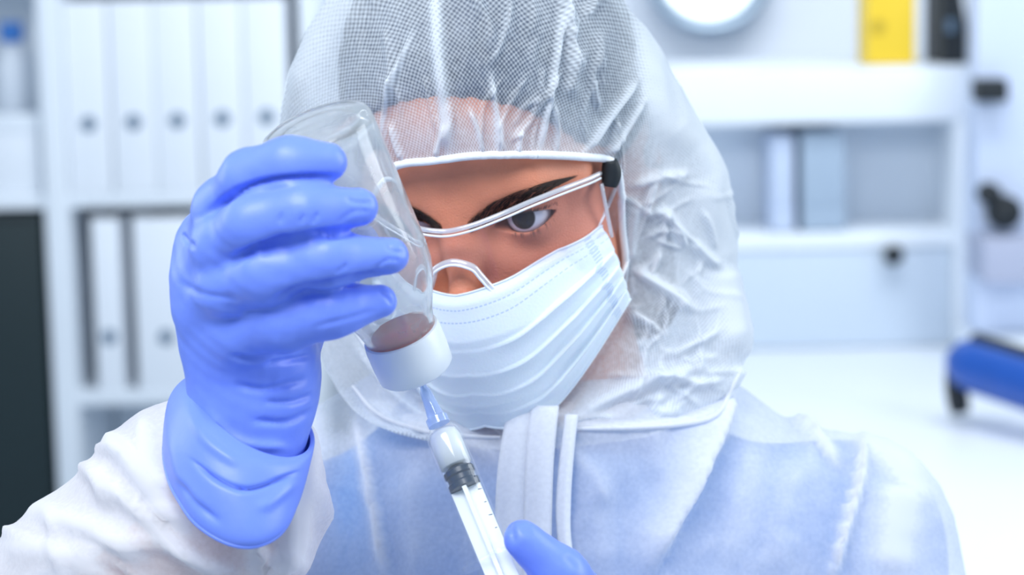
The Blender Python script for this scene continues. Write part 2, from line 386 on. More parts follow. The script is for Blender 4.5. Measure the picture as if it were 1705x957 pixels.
def mask_mat():
    m, nt, b, out = new_mat('mask_nonwoven'); N = nt.nodes.new; L = nt.links.new
    b.inputs['Roughness'].default_value = .85; b.inputs['Subsurface Weight'].default_value = .1; b.inputs['Subsurface Scale'].default_value = .003
    tc = N('ShaderNodeTexCoord'); sp = N('ShaderNodeSeparateXYZ'); L(tc.outputs['UV'], sp.inputs[0])
    def mm(op, a, c, clamp=False):
        q = N('ShaderNodeMath'); q.operation = op; q.use_clamp = clamp
        for i, v in enumerate((a, c)):
            if isinstance(v, (int, float)): q.inputs[i].default_value = v
            else: L(v, q.inputs[i])
        return q.outputs[0]
    def line(coord, at, w): return mm('LESS_THAN', mm('ABSOLUTE', mm('SUBTRACT', coord, at), 0), w)
    dash = mm('GREATER_THAN', mm('FRACT', mm('MULTIPLY', sp.outputs[0], 62), 0), .35)
    tot = mm('MULTIPLY', line(sp.outputs[1], .085, .004), dash)
    tot = mm('ADD', tot, mm('MULTIPLY', line(sp.outputs[1], .165, .004), dash))
    sv = mm('GREATER_THAN', mm('FRACT', mm('MULTIPLY', sp.outputs[1], 26), 0), .5)
    for at in (.955, .045): tot = mm('ADD', tot, mm('MULTIPLY', mm('MULTIPLY', line(sp.outputs[0], at, .010), sv), .8))
    n = N('ShaderNodeTexNoise'); n.inputs['Scale'].default_value = 700; L(tc.outputs['Object'], n.inputs['Vector'])
    mx = N('ShaderNodeMix'); mx.data_type = 'RGBA'; mx.inputs[6].default_value = (.80, .88, .97, 1); mx.inputs[7].default_value = (.40, .52, .76, 1)
    L(mm('MULTIPLY', tot, .75, True), mx.inputs[0]); L(mx.outputs[2], b.inputs['Base Color'])
    bp = N('ShaderNodeBump'); bp.inputs['Strength'].default_value = .25; bp.inputs['Distance'].default_value = .0006
    L(mm('SUBTRACT', n.outputs['Fac'], tot), bp.inputs['Height']); L(bp.outputs[0], b.inputs['Normal']); return m
M['mask'] = mask_mat()
def eye_mat():
    m, nt, b, out = new_mat('eyeball'); N = nt.nodes.new; L = nt.links.new
    at = N('ShaderNodeAttribute'); at.attribute_name = 'iris'
    r = N('ShaderNodeValToRGB'); cr = r.color_ramp
    cr.elements[0].position = 0; cr.elements[0].color = (.004, .004, .005, 1)
    cr.elements[1].position = 1; cr.elements[1].color = (.78, .82, .88, 1)
    for p, c in ((.16, (.004, .004, .005, 1)), (.19, (.012, .015, .016, 1)), (.36, (.014, .016, .016, 1)), (.43, (.008, .01, .012, 1)), (.48, (.75, .8, .88, 1))):
        e = cr.elements.new(p); e.color = c
    L(at.outputs['Fac'], r.inputs[0]); L(r.outputs[0], b.inputs['Base Color'])
    b.inputs['Roughness'].default_value = .08; b.inputs['Specular IOR Level'].default_value = .25; return m
M['eye'] = eye_mat()

# ================================================================== the room
struct(box('floor', (0, 2.2, -.01), (6.4, 6.4, .02), M['floor'], bev=0))
struct(box('wall_back', (0, 4.35, 1.4), (6.4, .1, 2.8), M['wall'], bev=0))
ZB = 0.75                                             # bench height

# ---- shelving unit on the left
SY = 3.80
def unit_front(x): return wp(x, 300, SY)[0]
def zf(y): return wp(240, y, SY)[2]
su = empty('shelving_unit', (0, SY, 0), 'white open shelving unit holding binders, behind the raised gloved hand', 'shelf')
xl, xm, xr = unit_front(-330), unit_front(92), unit_front(520)
for x, w in ((xl, .03), (xm, .040), (xr, .03)):
    box('upright', (x, SY+.17, 1.05), (w, .34, 2.1), M['white'], su, bev=.004)
for a, b in ((xl, xm), (xm, xr)):
    for z in (.08, zf(905 if a == xl else 652)-.012, zf(333), zf(-60), 2.08):
        box('shelf_board', ((a+b)/2, SY+.175, z), (b-a-.03, .33, .024), M['white'], su, bev=.003)
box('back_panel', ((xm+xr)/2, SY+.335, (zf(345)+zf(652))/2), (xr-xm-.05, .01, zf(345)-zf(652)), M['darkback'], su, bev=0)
box('back_panel', ((xm+xr)/2, SY+.335, (zf(345)+2.1)/2+.01), (xr-xm-.05, .01, 2.06-zf(345)), M['white'], su, bev=0)
box('back_panel', ((xm+xr)/2, SY+.335, zf(652)/2), (xr-xm-.05, .01, zf(652)-.03), M['white'], su, bev=0)
box('back_panel', ((xm+xl)/2, SY+.335, 1.05), (xm-xl-.05, .01, 2.06), M['white'], su, bev=0)

def make_binder(w, h, zb, x, ring_z, label, group):
    """lever-arch file seen from its spine"""
    e = empty('binder', (x, SY, zb), label, 'binder', group)
    y0 = SY+.012
    box('spine', (x, y0+.004, zb+h/2), (w, .008, h), M['binder'], e, bev=.003)
    for s in (-1, 1): box('cover', (x+s*(w/2-.0015), y0+.15, zb+h/2), (.003, .285, h), M['binder'], e, bev=.001)
    box('paper_block', (x, y0+.15, zb+h/2), (w-.012, .27, h-.03), M['binding'], e, bev=.001)
    V, F = lathe((x, y0-.0005, ring_z), (0, -1, 0), [(0, .0125), (.0015, .0125), (.002, .0115), (.0015, .0095), (.0002, .0090)], 24)
    r = mesh_obj('finger_ring', V, F, M['greyring'], e, world=True)
    V, F = lathe((x, y0-.0008, ring_z), (0, -1, 0), [(0, .0095), (.0004, .0094), (.0004, 0)], 20)
    mesh_obj('finger_hole', V, F, M['greyring'], e, world=True)
    return e
zs0 = zf(333)+.0125
names = ['white binder on the upper shelf, leftmost of five', 'white binder on the upper shelf, second of five from the left',
         'white binder on the upper shelf, middle of five', 'white binder on the upper shelf, fourth of five from the left',
         'white binder on the upper shelf, rightmost of five, beside the vial base']
for i, px in enumerate((150, 225, 298, 373, 447)):
    make_binder(.0715, .315, zs0, unit_front(px), wp(px, 207-i*3, SY)[2], names[i], 'binders on the upper shelf')
zl0 = zf(652)
hb = zf(359)-zl0-.004
make_binder(.045, hb, zl0, unit_front(168), wp(168, 563, SY)[2], 'narrow white binder on the lower shelf, left of the dark gap', 'binders on the lower shelf')
make_binder(.098, hb, zl0, unit_front(264), wp(262, 563, SY)[2], 'wide white binder on the lower shelf, right of the dark gap', 'binders on the lower shelf')
# left compartment: bottle, carton, black panel
zsl = zf(333)+.0125
bx = unit_front(12)
bt = empty('storage_bottle', (bx, SY+.05, zsl), 'white plastic bottle with a blue cap standing on a carton, at the left edge', 'bottle')
czt = wp(12, 195, SY)[2]
ct = empty('carton', (bx, SY+.1, zsl), 'white carton on the left shelf under the blue-capped bottle', 'box')
box('carton_body', (unit_front(22), SY+.10, (zsl+czt)/2), (.084, .16, czt-zsl), M['binder'], ct, bev=.004)
box('carton_lid', (unit_front(22), SY+.10, czt-.012), (.088, .165, .03), M['white'], ct, bev=.004)
hB = wp(12, 72, SY)[2]-czt-.003
V, F = lathe((bx, SY+.09, czt+.003), (0, 0, 1), [(0, .022), (.002, .026), (hB*.7, .026), (hB*.86, .018), (hB*.9, .014), (hB, .014)], 28)
mesh_obj('bottle_body', V, F, M['binder'], bt, world=True)
V, F = lathe((bx, SY+.09, czt+hB+.003), (0, 0, 1), [(0, .019), (.004, .020), (.03, .020), (.033, .017), (.033, 0)], 28)
mesh_obj('cap', V, F, M['bluecap'], bt, world=True)
pz1 = zf(349); pz0 = zf(905)
bp_ = empty('equipment_cabinet', (unit_front(0), SY, pz0), 'flat black equipment front filling the lower left compartment', 'equipment')
pxc = (xl+.02+xm-.03)/2; pw = xm-.03-(xl+.02)
box('front_cover', (pxc, SY+.03, (pz0+pz1)/2), (pw, .04, pz1-pz0-.004), M['blackpanel'], bp_, bev=.004)
box('top_trim', (pxc, SY+.012, pz1-.012), (pw*.96, .008, .008), M['black'], bp_, bev=.002)

# ---- bench and cabinet on the right
CY = 3.62
bn = empty('lab_bench', (.6, 3.2, 0), 'long white laboratory bench behind the shoulder on the right', 'bench')
box('bench_top', (.85, 3.12, ZB-.02), (2.1, 1.9, .04), M['bench'], bn, bev=.005)
for x in (-.15, 1.85):
    for y in (2.25, 4.0): box('leg', (x, y, (ZB-.04)/2), (.05, .05, ZB-.04), M['white'], bn, bev=.004)
cb = empty('storage_cabinet', (.5, CY, ZB), 'white cabinet with an open compartment and a knobbed drawer, right of the hood', 'cabinet')
kx = lambda x: wp(x, 400, CY)[0]
kz = lambda y: wp(1400, y, CY)[2]
x0, x1 = kx(1010), kx(1630)
zt = kz(112)
box('top_board', ((x0+x1)/2, CY+.16, zt-(zt-kz(205))/2), (x1-x0, .32, zt-kz(205)), M['white'], cb, bev=.006)
for xa in (x1-.019, x0+.019): box('side_panel', (xa, CY+.16, (ZB+kz(205))/2), (.038, .32, kz(205)-ZB), M['white'], cb, bev=.005)
box('shelf', ((x0+x1)/2, CY+.165, kz(402)), (x1-x0-.074, .30, .026), M['white'], cb, bev=.004)
box('back_panel', ((x0+x1)/2, CY+.17, (ZB+kz(205))/2), (x1-x0-.074, .012, kz(205)-ZB), M['bluegrey'], cb, bev=0)
dr = box('drawer', ((x0+x1)/2, CY+.085, (ZB+.001+kz(416))/2), (x1-x0-.078, .13, kz(416)-ZB-.002), M['drawer'], cb, bev=.004)
kp = wp(1487, 424, CY)
V, F = lathe((kp[0], CY+.021, kp[2]), (0, -1, 0), [(0, .007), (.012, .007), (.016, .014), (.026, .016), (.031, .012), (.031, 0)], 24)
mesh_obj('knob', V, F, M['black'], dr, world=True)
zsh = kz(402)+.0135
def folder(xa, xb, yt, label, matl, lean=0):
    e = empty('file_holder', (kx(xa), CY, zsh), label, 'file holder', 'file holders in the cabinet')
    h = kz(yt)-zsh; w = kx(xb)-kx(xa)
    box('holder_shell', ((kx(xa)+kx(xb))/2, CY+.09, zsh+h/2), (w, .13, h), matl, e, bev=.004)
    box('front_lip', ((kx(xa)+kx(xb))/2, CY+.0225, zsh+h*.12), (w*.98, .006, h*.22), matl, e, bev=.001)
folder(1287, 1326, 226, 'narrow pale blue file holder in the open cabinet compartment', mat('pale_blue_card', (.50, .58, .74), .6))
folder(1338, 1412, 222, 'wide grey blue file holder in the open cabinet compartment', mat('grey_blue_card', (.34, .43, .54), .6))
# things standing on the cabinet
yb = empty('yellow_box', (kx(1478), CY, zt), 'upright yellow carton with an ochre mark on top of the white cabinet', 'box')
yx0, yx1 = kx(1446), kx(1527); yh = kz(-70)-zt
box('carton_body', ((yx0+yx1)/2, CY+.07, zt+yh/2+.001), (yx1-yx0, .1, yh), M['yellow'], yb, bev=.003)
mp_ = wp(1462, 45, CY+.018)
V, F = lathe((mp_[0], CY+.0202, mp_[2]), (0, -1, 0), [(0, .011), (.0008, .011), (.001, .010), (.001, 0)], 24)
mesh_obj('printed_mark', V, F, M['ochre'], yb, world=True)
bk = empty('black_case', (kx(1585), CY, zt), 'black upright case with a slanting side beside the yellow carton', 'case')
zc1 = kz(-90)
V = [(kx(1572), CY+.02, zt+.001), (kx(1622), CY+.02, zt+.001), (kx(1617), CY+.02, zt+.035), (kx(1588), CY+.02, zc1), (kx(1572), CY+.02, zc1)]
V = np.array(V+[(a, b+.16, c) for a, b, c in V])
F = [(0, 1, 2, 3, 4), (9, 8, 7, 6, 5)]+[(i, i+5, (i+1) % 5+5, (i+1) % 5) for i in range(5)]
o = mesh_obj('case_body', V, F, M['black'], bk, smooth=False, world=True); fix_normals(o); mod_smooth_angle(o, 30)
box('case_clasp', (kx(1584), CY+.017, zt+.06), (.012, .006, .02), M['greyring'], bk, bev=.001)
# round lamp head on the wall
lp = empty('round_lamp', (0, 0, 0), 'round glowing white lamp with a grey metal rim at the top edge', 'lamp')
lc = wp(1182, -52, 4.22)
V, F = lathe((lc[0], 4.299, lc[2]), (0, -1, 0), [(0, .05), (.02, .06), (.03, .108), (.05, .118), (.075, .118), (.082, .112), (.078, .098), (.055, .092)], 64)
mesh_obj('rim', V, F, M['chrome'], lp, world=True)
V, F = lathe((lc[0], 4.245, lc[2]), (0, -1, 0), [(0, .092), (.006, .088), (.016, .06), (.02, .03), (.021, 0)], 48)
mesh_obj('diffuser', V, F, M['lamp'], lp, world=True)
# pale instrument at the right edge
IY = 3.45
ins = empty('lab_instrument', (0, 0, 0), 'pale lab instrument with black knobs at the right edge of the bench', 'instrument')
ix = lambda x: wp(x, 400, IY)[0]
iz = lambda y: wp(1680, y, IY)[2]
pale = mat('pale_enamel', (.62, .70, .88), .4)
grey = mat('grey_enamel', (.42, .45, .58), .5)
box('base_plate', (ix(1690), IY+.06, ZB+.02), (.13, .17, .04), M['white'], ins, bev=.008)
box('column', (ix(1697), IY+.10, (ZB+.04+iz(-60))/2), (.11, .08, iz(-60)-ZB-.04), pale, ins, bev=.01)
box('stage', (ix(1690), IY+.05, iz(432)), (.10, .14, iz(395)-iz(470)), grey, ins, bev=.006)
def knob(px, py, r, ln, nm):
    c = wp(px, py, IY)
    V, F = lathe((c[0], IY+.055, c[2]), (0, -1, 0), [(0, r*.6), (ln*.3, r*.6), (ln*.35, r), (ln*.9, r), (ln, r*.9), (ln, 0)], 24)
    mesh_obj(nm, V, F, M['black'], ins, world=True)
box('clamp', (wp(1657, 152, IY)[0], IY+.04, wp(1657, 152, IY)[2]), (.048, .05, .034), M['black'], ins, bev=.006)
knob(1652, 325, .017, .05, 'focus_knob'); knob(1678, 356, .026, .045, 'focus_knob')
# blue tool on the bench
bt_ = empty('blue_tool', (0, 0, 0), 'blue rounded plastic tool with a black top strip lying on the bench', 'tool')
a0 = wp(1590, 592, 3.05); a1 = wp(1790, 672, 2.86)
pa = np.array(a0); pb = np.array(a1)
pa[2] = ZB+.082; pb[2] = ZB+.062
path = np.linspace(pa, pb, 14); rr = np.full(14, .036); rr[0] = .018; rr[1] = .031; rr[2] = .0355; rr[-1] = .02
V, F = tube(path, rr, 24); mesh_obj('handle', V, F, M['bluetool'], bt_, world=True)
V, F = tube(path[2:-1]+np.array([0.004, .0, .031]), .013, 12); mesh_obj('top_strip', V, F, M['black'], bt_, world=True)
V, F = tube(np.linspace(pa+np.array([-.006, -.012, -.012]), pa+np.array([.004, -.02, -.07]), 6), [.010, .012, .014, .015, .015, .012], 14); mesh_obj('foot', V, F, M['black'], bt_, world=True)
V, F = tube(np.linspace(pb+np.array([-.03, 0, -.02]), pb+np.array([-.03, -.0, -.061]), 5), [.012, .014, .015, .015, .012], 14); mesh_obj('foot', V, F, M['black'], bt_, world=True)
V, F = tube(np.linspace(pa+np.array([-.004, -.028, .0]), pa+np.array([.012, -.033, .0]), 4), .012, 14); mesh_obj('dial', V, F, M['black'], bt_, world=True)

# ================================================================== the person
pp, aa, rr_ = math.radians(28), math.radians(18), math.radians(3)
Rx = np.array([[1, 0, 0], [0, math.cos(pp), -math.sin(pp)], [0, math.sin(pp), math.cos(pp)]])
Rz = np.array([[math.cos(aa), math.sin(aa), 0], [-math.sin(aa), math.cos(aa), 0], [0, 0, 1]])
Ry = np.array([[math.cos(rr_), 0, -math.sin(rr_)], [0, 1, 0], [math.sin(rr_), 0, math.cos(rr_)]])
HR = Ry @ Rz @ Rx                                    # head frame (x: person's left, y: backwards, z: up) -> camera-aligned
HT = np.array([-.0256, 1.160, .0290])
def H(V): return np.asarray(V) @ HR.T + HT
def Hi(V): return (np.asarray(V)-HT) @ HR
def mir(V): V = np.array(V, float); V[..., 0] *= -1; return V

person = empty('person', (0, 0, 0), 'person in white hooded coverall, mask and blue gloves, head bowed over the vial', 'person')
# main joints in camera-aligned coordinates
NECK = np.array([.015, 1.275, -.075]); CHEST = np.array([.02, 1.31, -.26]); HIP = np.array([.02, 1.33, -.60])
SH_R = np.array([-.150, 1.285, -.135]); EL_R = np.array([-.285, 1.16, -.25]); WR_R = P(412, 745, 1.048)
SH_L = np.array([.188, 1.285, -.140]); EL_L = np.array([.240, 1.21, -.40]); WR_L = P(1090, 1170, 1.07)

EYE = np.array([.0315, .0165, -.001]); ER = .0122
def almond(x, z):                                    # lid opening, in eye-centred coordinates (x outwards)
    u = (x+.0005)/.0152
    w = np.clip(1-u*u, 0, 1)
    tilt = .0016*u
    up = tilt+.0064*np.power(w, .62)*(1-.10*u); lo = tilt-.0050*np.power(w, .75)*(1+.15*u)
    return np.maximum(np.maximum(z-up, lo-z), (np.abs(u)-1)*.0152)
def body_sdf(Q):
    ax = Q.copy(); ax[:, 0] = np.abs(Q[:, 0])         # symmetric head
    d = ell(ax, (0, .090, .045), (.073, .096, .084))
    d = smin(d, ell(ax, (0, .058, -.035), (.062, .062, .085)), .03)
    d = smin(d, ell(ax, (0, .040, -.088), (.044, .046, .034)), .025)
    d = smin(d, caps(ax, (.010, .0075, .0125), (.036, .0125, .0185), .0075, .0075), .014)    # brow
    d = smin(d, caps(ax, (.036, .0125, .0185), (.055, .030, .012), .0075, .006), .012)
    d = smin(d, ell(ax, (.038, .031, -.036), (.020, .018, .020)), .022)                     # cheek
    d = smax(d, -ell(ax, (.0325, -.006, -.003), (.019, .0165, .013)), .012)                  # eye socket
    nb = chain(ax, [((0, .004, .008), .0085), ((0, -.006, -.012), .0075), ((0, -.017, -.034), .0085), ((0, -.018, -.042), .0098)], .006)
    nb = smin(nb, ell(ax, (.0115, -.006, -.043), (.0075, .0095, .0075)), .006)
    d = smin(d, nb, .011)
    d = smin(d, ell(ax, (0, -.004, -.068), (.022, .012, .006)), .008); d = smin(d, ell(ax, (0, -.003, -.078), (.019, .011, .006)), .006)   # lips
    d = smin(d, ell(ax, (0, .001, -.103), (.018, .016, .014)), .016)                         # chin
    ear = smax(ell(ax, (.075, .088, -.010), (.008, .020, .032)), -ell(ax, (.083, .084, -.008), (.006, .010, .018)), .004)
    d = smin(d, ear, .008)
    e = np.linalg.norm(ax-EYE.astype(f32), axis=1)
    d = smin(d, e-f32(.0140), .0075)                                                         # lids over the eyeball
    al = almond(ax[:, 0]-f32(EYE[0]), ax[:, 2]-f32(EYE[2]))
    cut = np.maximum(al, ax[:, 1]-f32(EYE[1]))
    d = smax(d, -cut, .0012)
    d = smax(d, -(e-f32(ER+.0001)), .0006)
    # neck, shoulders, chest and arms
    C = Q @ HR.T.astype(f32)+HT.astype(f32)
    b = caps(C, H((0, .085, -.03)), NECK, .050, .056)
    b = smin(b, caps(C, NECK, CHEST, .052, .085), .04)
    b = smin(b, caps(C, CHEST+np.array([-.05, 0, 0]), HIP+np.array([-.05, 0, 0]), .085, .085), .05)
    b = smin(b, caps(C, CHEST+np.array([.05, 0, 0]), HIP+np.array([.05, 0, 0]), .085, .085), .05)
    for s, e_, w in ((SH_R, EL_R, WR_R), (SH_L, EL_L, WR_L)):
        b = smin(b, caps(C, NECK+np.array([0, 0, -.045]), s+np.array([0, 0, -.014]), .043, .036), .04)
        md = P(380, 850, 1.085) if s is SH_R else (e_+w)/2
        b = smin(b, caps(C, s+np.array([0, 0, -.014]), e_, .036, .032), .03); b = smin(b, caps(C, e_, md, .034, .026), .02); b = smin(b, caps(C, md, w, .026, .019), .02)
    return smin(d, b, .025)
def axis_(lo, f0, f1, hi, fine, coarse):
    return np.r_[np.arange(lo, f0, coarse), np.arange(f0, f1, fine), np.arange(f1, hi, coarse)]
V, F = surface_nets(body_sdf, axis_(-.42, -.064, .064, .42, .0009, .009), axis_(-.28, -.036, .034, .34, .0009, .009), axis_(-.68, -.062, .064, .15, .0009, .009))
Vh = V.copy(); body_faces = F; V = H(V)
body = mesh_obj('body', V, F, M['skin'], person)
bvh = BVHTree.FromPolygons([tuple(v) for v in V], F.tolist())
def hit(px, py, tree=None, back=None):               # where the sight line through a pixel meets a surface
    d = Vector(P(px, py, 1.0)).normalized(); h = (tree or bvh).ray_cast(Vector((0, 0, 0)), d)
    if h[0] is None: return P(px, py, back) if back else None
    return np.array(h[0])

# ---- eyes: ball with a cornea, iris painted from the gaze direction
def uvsphere(c, r, gaze, n=48, m=64):
    g = gaze/np.linalg.norm(gaze); a = np.cross(g, [0, 0, 1.0]); a /= np.linalg.norm(a); b = np.cross(g, a)
    th = np.linspace(0, math.pi, n); ph = np.linspace(0, 2*math.pi, m, endpoint=False)
    T, Ph = np.meshgrid(th, ph, indexing='ij')
    bulge = r*(1+.05*np.exp(-(T/.42)**4))
    V = c+(bulge*np.cos(T))[..., None]*g+(bulge*np.sin(T)*np.cos(Ph))[..., None]*a+(bulge*np.sin(T)*np.sin(Ph))[..., None]*b
    F = [(i*m+k, (i+1)*m+k, (i+1)*m+(k+1) % m, i*m+(k+1) % m) for i in range(n-1) for k in range(m)]
    return V.reshape(-1, 3), F, np.clip(T.ravel()/1.25, 0, 1)
for s in (1, -1):
    c = H(EYE*np.array([s, 1, 1])); gaze = np.array([-.30, -.92, -.26])
    V, F, ir = uvsphere(c, ER-.0006, gaze)
    o = mesh_obj('eyeball', V, F, M['eye'], body); attr(o, 'iris', ir)

def hairs(name, strands, mat_, parent):
    V = []; F = []
    for pts, r in strands:
        pts = np.asarray(pts); t = np.linspace(1, .15, len(pts))
        v, f = tube(pts, r*t, 4, True); n = len(V); V.extend(v); F.extend([tuple(i+n for i in q) for q in f])
    return mesh_obj(name, np.array(V), F, mat_, parent)
# eyebrows follow a drawn line on the brow; the other brow mirrors it
bl = spline([(780, 380), (800, 369), (830, 350), (870, 330), (910, 312), (944, 299)], 60)
bh = np.interp(np.linspace(0, 1, 60), [0, .15, .45, .8, 1], [9, 15, 15, 8, 2])
st = []
for _ in range(720):
    t = random.random(); i = int(t*59); c = bl[i]; off = random.uniform(-1, 1)*bh[i]
    tg = bl[min(i+1, 59)]-bl[max(i-1, 0)]; tg = tg/np.linalg.norm(tg); nn = np.array([tg[1], -tg[0]])
    q0 = c+nn*off; ang = .55*(1-t)-.35*off/15; di = tg*math.cos(ang)+nn*math.sin(ang)
    ln = random.uniform(12, 24); pts = []
    for k in range(4):
        q = q0+di*ln*k/3; h = hit(q[0], q[1])
        if h is None: break
        pts.append(h-np.array([0, .0003+.0006*math.sin(k), 0]))
    if len(pts) == 4: st.append((pts, random.uniform(.00010, .00019)))
hairs('eyebrow', st, M['brow'], body)
hairs('eyebrow', [(H(mir(Hi(np.array(p)))), r) for p, r in st], M['brow'], body)
# lashes along the lid edges
for s in (1, -1):
    st = []
    for k in range(120):
        u = random.uniform(-.92, .98); w = max(0, 1-u*u); x = u*.0152-.0005
        for top in ((1, 0) if k % 3 == 0 else (1,)):
            z = .0016*u+(.0064*w**.62*(1-.10*u) if top else -.0050*w**.75*(1+.15*u))
            yy = -math.sqrt(max(.0134**2-x*x-z*z, 0))
            b0 = EYE+np.array([x, yy, z]); ln = random.uniform(.005, .008)*(1 if top else .5)*(0.7+.4*(u+1)/2)
            dr_ = np.array([.35*u+.25, -.75, .35 if top else -.5]); dr_ /= np.linalg.norm(dr_)
            pts = [b0+dr_*ln*q+np.array([0, 0, (.0022 if top else -.0008)*q*q]) for q in (0, .35, .7, 1)]
            pts = np.array(pts)
            if s < 0: pts = mir(pts)
            st.append((H(pts), .00014 if top else .00009))
    # dark lid line
    us = np.linspace(-.97, .97, 30); ws = np.clip(1-us**2, 0, 1); x = us*.0152-.0005; z = .0016*us+.0066*ws**.62*(1-.10*us)
    ln_ = np.stack([x, -np.sqrt(np.clip(.0137**2-x*x-z*z, 0, None)), z], 1)+EYE
    if s < 0: ln_ = mir(ln_)
    v, f = tube(H(ln_), .0008*np.sin(np.linspace(.25, 3.0, 30)), 6)
    o = hairs('eyelashes', st, M['brow'], body)
    mesh_obj('lid_line', v, f, M['brow'], body)

# ---- hair under the hood
def hair_sdf(Q):
    ax = Q.copy(); ax[:, 0] = np.abs(Q[:, 0])
    d = ell(ax, (0, .091, .046), (.0765, .0985, .0865))
    d = smin(d, caps(ax, (.056, .098, -.01), (.052, .105, -.10), .024, .024), .03)
    d = smin(d, ell(ax, (0, .165, -.02), (.055, .04, .06)), .03)
    face = ell(ax, (0, -.012, -.004), (.075, .085, .076))
    d = smax(d, -face, .006)
    ang = np.arctan2(Q[:, 0], Q[:, 2]+.03)
    return d+f32(.0005)*np.sin(ang*70+12*Q[:, 1])
V, F = surface_nets(hair_sdf, np.arange(-.11, .11, .0028), np.arange(-.03, .22, .0028), np.arange(-.13, .15, .0028))
HV, HF = H(relax(V, F, 1)), F
hair = mesh_obj('hair', HV, HF, M['hair'], person)

# ---- scrub top worn under the coverall
def scrub_sdf(C):
    b = caps(C, CHEST+np.array([0, 0, .08]), CHEST+np.array([0, 0, -.34]), .11, .125)
    b = smin(b, caps(C, NECK+np.array([0, 0, -.015]), CHEST, .078, .122), .05)
    b = smin(b, caps(C, CHEST+np.array([-.06, 0, .03]), HIP+np.array([-.06, 0, 0]), .095, .10), .05)
    b = smin(b, caps(C, CHEST+np.array([.06, 0, .03]), HIP+np.array([.06, 0, 0]), .095, .10), .05)
    for s, e_, DN, rs_ in ((SH_R, EL_R, np.array([0, 0, -.014]), .042), (SH_L, EL_L, np.array([-.004, 0, -.001]), .049)):
        b = smin(b, caps(C, NECK+np.array([0, 0, -.06]), s+DN, .052, rs_), .05); b = smin(b, caps(C, s+DN, s+DN+(e_-s)*.7, rs_, .046), .03)
    return np.maximum(b, -(caps(C, NECK+np.array([0, -.03, .07]), NECK+np.array([0, -.01, .01]), .075, .060)))
V, F = surface_nets(scrub_sdf, np.arange(-.32, .36, .006), np.arange(1.05, 1.47, .006), np.arange(-.72, .02, .006))
mesh_obj('scrub_top', relax(V, F, 2), F, M['scrub'], person)

# ---- coverall body
SLV = P(352, 838, 1.095)
def suit_sdf(C):
    b = caps(C, np.array([.02, 1.29, -.12]), np.array([.02, 1.29, -.32]), .10, .13)
    b = smin(b, caps(C, np.array([-.065, 1.30, -.22]), np.array([-.07, 1.32, -.66]), .118, .13), .06)
    b = smin(b, caps(C, np.array([.105, 1.30, -.22]), np.array([.11, 1.32, -.66]), .118, .13), .06)
    b = smin(b, caps(C, np.array([.02, 1.282, -.108]), np.array([.02, 1.285, -.17]), .094, .110), .05)
    b = smin(b, caps(C, np.array([.055, 1.285, -.105]), np.array([.178, 1.285, -.152]), .064, .064), .035)
    b = smin(b, caps(C, np.array([-.02, 1.285, -.105]), np.array([-.145, 1.285, -.152]), .064, .064), .035)
    b = smin(b, caps(C, np.array([.178, 1.285, -.155]), EL_L+np.array([.0, 0, 0]), .066, .064), .03)
    b = smin(b, caps(C, EL_L, WR_L, .062, .045), .03)
    b = smin(b, caps(C, np.array([-.145, 1.285, -.155]), EL_R, .066, .066), .03)
    b = smin(b, chain(C, [(EL_R, .066), ((EL_R+SLV)/2, .061), (SLV, .054)], .02), .012)
    # open neck for the hood, open wrist
    b = smax(b, -caps(C, np.array([.018, 1.265, .06]), np.array([.02, 1.285, -.052]), .085, .078), .012)
    return b+f32(.0022)*np.sin(C[:, 0]*62+C[:, 2]*35)*np.sin(C[:, 2]*48-C[:, 1]*30)
VS, FS = surface_nets(suit_sdf, np.arange(-.40, .36, .0034), np.arange(1.00, 1.50, .0045), np.arange(-.62, .07, .0034))
VS = relax(VS, FS, 3)
NS = normals(VS, FS)
suit_folds = [  # image line, width px, height m, doubling, side
    ([(940, 712), (1060, 710), (1150, 702), (1196, 690)], 7, .003, 0.51, 0),
    ([(1218, 640), (1195, 715), (1150, 800), (1110, 880), (1072, 965)], 52, .013, 0.44, 1),
    ([(1205, 655), (1186, 720), (1140, 810), (1100, 885), (1064, 965)], 12, .003, 0.34, 0),
    ([(1236, 612), (1290, 665), (1340, 722), (1396, 778)], 16, .007, 0.77, -1),
    ([(1240, 612), (1330, 662), (1420, 706), (1500, 770), (1545, 850)], 26, .004, 0.58, 0),
    ([(1432, 728), (1424, 800), (1400, 880), (1378, 965)], 12, .010, 0.71, -1),
    ([(1500, 800), (1490, 870), (1480, 960)], 40, .006, 0.42, 0),
    ([(596, 690), (614, 760), (632, 850), (652, 965)], 16, .007, 0.54, 1),
    ([(640, 700), (720, 722), (800, 745), (835, 770)], 9, .004, 0.37, 0),
    ([(600, 660), (680, 700), (760, 716), (830, 725)], 12, .004, 0.20, 0),
    ([(520, 640), (512, 720), (498, 820), (478, 960)], 26, .006, 0.54, 0),
    ([(700, 760), (690, 850), (700, 960)], 26, .004, 0.14, 0),
    ([(1000, 760), (990, 860), (1010, 960)], 30, .004, 0.12, 0),
    ([(930, 735), (985, 790), (1010, 850)], 14, .003, 0.17, 0),
    ([(1250, 730), (1240, 830), (1200, 950)], 34, .005, 0.17, 0),
    ([(1330, 760), (1300, 860), (1270, 960)], 26, .004, 0.17, 0),
    # sleeve
    ([(160, 712), (215, 760), (262, 830), (330, 900)], 18, .006, 0.42, 0),
    ([(150, 760), (230, 840), (320, 915), (400, 950)], 20, .006, 0.42, 1),
    ([(40, 850), (150, 880), (260, 930)], 24, .006, 0.34, 0),
    ([(0, 910), (90, 920), (190, 958)], 22, .005, 0.31, 0),
    ([(240, 690), (250, 760), (285, 830)], 14, .005, 0.34, 0),
    ([(410, 880), (425, 920), (430, 965)], 16, .006, 0.42, 1),
    ([(470, 800), (468, 880), (460, 965)], 14, .005, 0.42, 0),
]
